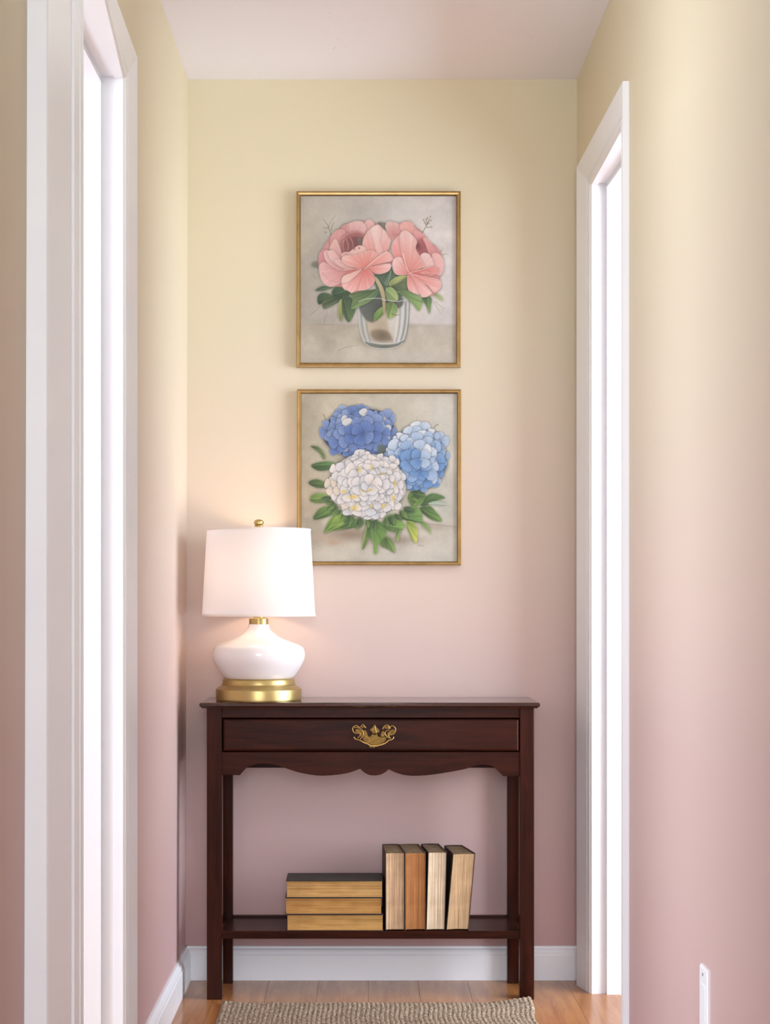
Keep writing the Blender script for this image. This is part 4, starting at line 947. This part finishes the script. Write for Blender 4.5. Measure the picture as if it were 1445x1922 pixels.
    def blue(x, y, r):
        t = np.clip((x-560)/300, 0, 1)*.35+np.clip((420-y)/260, 0, 1)*.22+r.uniform(-.12, .22)
        if x < 440 and y < 480: t += .34
        if 560 < x < 720 and y < 330: t += .3
        t = float(np.clip(t, 0, 1)); c1 = lerp3((92,122,184), (176,192,222), t); c0 = lerp3((60,80,138), (120,142,190), t)
        if r.rand() < .10: c1 = (212,214,216); c0 = (178,182,186)
        return c0, c1, tuple(min(255, q+26) for q in c1)
    def sky(x, y, r):
        t = np.clip((640-y)/260, 0, 1)*.8+np.clip((960-x)/200, 0, 1)*.2+r.uniform(-.2, .34)+(.5 if abs(x-1110-(y-620)*.25) < 55 and 500 < y < 800 else 0)
        t = float(np.clip(t, 0, 1)); c1 = lerp3((112,154,208), (226,230,234), t); c0 = lerp3((70,108,166), (168,192,220), t)
        return c0, c1, tuple(min(255, q+22) for q in c1)
    def white(x, y, r):
        t = r.rand(); c1 = lerp3((236,228,222), (212,216,224), t*.8); c0 = lerp3((198,190,186), (164,172,186), t)
        if x < 430 and y > 800 and r.rand() < .5: c1 = (226,208,182)
        return c0, c1, (246,241,238)
    cyel = lambda x, y, r: (206,204,170) if r.rand() < .35 else (70,84,120)
    head(545, 400, 322, 224, (52,66,110), blue, 34, 84, cyel)
    cv.shape([(700,500),(760,520),(800,600),(760,640),(700,590)], (74,86,84), (92,104,100), soft=3)
    head(1022, 612, 262, 284, (84,118,168), sky, 32, 88, lambda x, y, r: (222,206,160) if r.rand() < .4 else (120,140,170))
    for p in [[(920,610),(990,690),(1060,750),(1110,800)],[(880,560),(905,542),(950,538)],[(1105,800),(1075,815),(1070,840)],[(1168,490),(1166,540)]]: cv.line(p, (86,100,128), 4, .75)
    head(606, 828, 342, 280, (196,190,188), white, 46, 78, lambda x, y, r: (226,200,92) if r.rand() < .45 else (176,180,190))
    for x, y, w, h_ in [(545,705,14,26),(640,685,11,20),(735,742,30,8),(575,882,22,10),(635,872,26,12),(490,930,42,18),(500,1020,30,24),(742,1005,20,20),(822,940,16,28),(835,820,14,24),(415,885,26,16),(640,1010,10,22)]: cv.blob(x, y, w, h_, (226,190,70), .85)
    for p in [[(705,750),(735,735),(765,730)],[(560,865),(600,888),(640,868)],[(520,690),(535,660),(570,650)],[(700,830),(720,850),(740,812)],[(735,900),(765,930),(770,965)],[(700,690),(690,720)],[(540,560),(534,620)],[(640,975),(655,1010),(645,1030)]]: cv.line(p, (104,104,104), 3.2, .7)
    for x, y in [(340,700),(430,760),(300,900),(420,1000),(600,610),(760,650),(880,760),(900,900),(840,1020)]: cv.blob(x, y, 46, 36, (240,232,226), .28)
    for p in [[(1025,1338),(1040,1322),(1046,1340)],[(1050,1336),(1056,1328),(1064,1338)],[(1068,1330),(1074,1342),(1082,1348)]]: cv.line(p, (140,112,100), 2.6, .6)
    return cv, cv.finish(.08, (196,190,180))

PAINT_GAIN = 0.84
def art_material(name):
    m, nt, b = new_mat(name); b.inputs['Roughness'].default_value = 0.45; spec(b, 0.25)
    a = N(nt, 'ShaderNodeAttribute'); a.attribute_name = 'pigment'; L(nt, a.outputs['Color'], b.inputs['Base Color'])
    tc = N(nt, 'ShaderNodeTexCoord'); n2 = N(nt, 'ShaderNodeTexNoise'); n2.inputs['Scale'].default_value = 240; L(nt, tc.outputs['Object'], n2.inputs['Vector'])
    bp = N(nt, 'ShaderNodeBump'); bp.inputs['Strength'].default_value = 0.12; bp.inputs['Distance'].default_value = 0.0008
    L(nt, n2.outputs[0], bp.inputs['Height']); L(nt, bp.outputs[0], b.inputs['Normal'])
    return m
M_ART = art_material('painted_canvas')
M_EDGE = plain('canvas_edge', (120,106,88), 0.7)

def framed_picture(fn, crop_y0, outer, inner, label):
    """outer / inner: left, right, top, bottom in photograph pixels at the frame's face"""
    YFACE, YART = ZW-0.024, ZW-0.014
    x0, x1 = PX(outer[0], YFACE), PX(outer[1], YFACE); z1, z0 = PZ(outer[2], YFACE), PZ(outer[3], YFACE)
    i0, i1 = PX(inner[0], YFACE), PX(inner[1], YFACE); j1, j0 = PZ(inner[2], YFACE), PZ(inner[3], YFACE)
    cx, cz = (x0+x1)/2, (z0+z1)/2
    root = thing('framed_painting', label, 'painting', (cx, ZW, cz), (0,0,0), 'flower paintings on the end wall')
    # four mitred frame bars with a stepped moulding
    bars = [((x0, z0), (x1, z0), (i1, j0), (i0, j0)), ((x1, z0), (x1, z1), (i1, j1), (i1, j0)), ((x1, z1), (x0, z1), (i0, j1), (i1, j1)), ((x0, z1), (x0, z0), (i0, j0), (i0, j1))]
    prof = [(0.0, 0.0005), (0.0, 0.020), (0.08, 0.0235), (0.30, 0.0240), (0.38, 0.0215), (0.80, 0.0205), (0.90, 0.0225), (1.0, 0.0215), (1.0, 0.0005)]
    for A, B, Bi, Ai in bars:
        bm = bmesh.new(); ra, rb_ = [], []
        for u, d in prof:
            ra.append(bm.verts.new((A[0]+(Ai[0]-A[0])*u-cx, -d, A[1]+(Ai[1]-A[1])*u-cz)))
            rb_.append(bm.verts.new((B[0]+(Bi[0]-B[0])*u-cx, -d, B[1]+(Bi[1]-B[1])*u-cz)))
        n = len(prof)
        for i in range(n): bm.faces.new((ra[i], ra[(i+1) % n], rb_[(i+1) % n], rb_[i]))
        bm.faces.new(ra[::-1]); bm.faces.new(rb_)
        link('frame_bar', bm, M_GOLD, root)
    boxo('backing', M_EDGE, root, (i0-0.001-cx, i1+0.001-cx, -0.0115, -0.002, j0-0.001-cz, j1+0.001-cz))
    cv, img = fn()
    lin_ = np.where(img/255 <= .04045, img/255/12.92, ((img/255+.055)/1.055)**2.4)*PAINT_GAIN
    h, w = img.shape[:2]
    g = 0.0012
    xs = np.linspace(i0+g, i1-g, w)-cx; zs_ = np.linspace(j1-g, j0+g, h)-cz
    XX, ZZ = np.meshgrid(xs, zs_); co = np.stack([XX, np.full_like(XX, -0.0135), ZZ], -1).reshape(-1, 3).astype(np.float32)
    idx = np.arange(h*w).reshape(h, w)
    q = np.stack([idx[1:, :-1], idx[1:, 1:], idx[:-1, 1:], idx[:-1, :-1]], -1).reshape(-1, 4)
    me = bpy.data.meshes.new('canvas'); me.vertices.add(len(co)); me.vertices.foreach_set('co', co.ravel())
    me.loops.add(q.size); me.loops.foreach_set('vertex_index', q.ravel().astype(np.int32))
    me.polygons.add(len(q)); me.polygons.foreach_set('loop_start', np.arange(0, q.size, 4, dtype=np.int32)); me.polygons.foreach_set('loop_total', np.full(len(q), 4, np.int32))
    me.update(calc_edges=True)
    at = me.color_attributes.new('pigment', 'FLOAT_COLOR', 'POINT')
    at.data.foreach_set('color', np.concatenate([np.clip(lin_, 0, 1), np.ones((h, w, 1))], -1).astype(np.float32).ravel())
    me.materials.append(M_ART)
    o = bpy.data.objects.new('canvas', me); COL.objects.link(o); o.parent = root
    return root
framed_picture(paint_peonies, 350, (556.3,864.9,358.3,688.6), (563.2,857.2,365.8,681.0), 'gold-framed painting of pink peonies in a glass vase, upper one')
framed_picture(paint_hydrangeas, 720, (557.4,865.9,730.2,1060.8), (564.3,858.8,737.4,1054.6), 'gold-framed painting of blue and white hydrangeas, lower one behind the lamp')
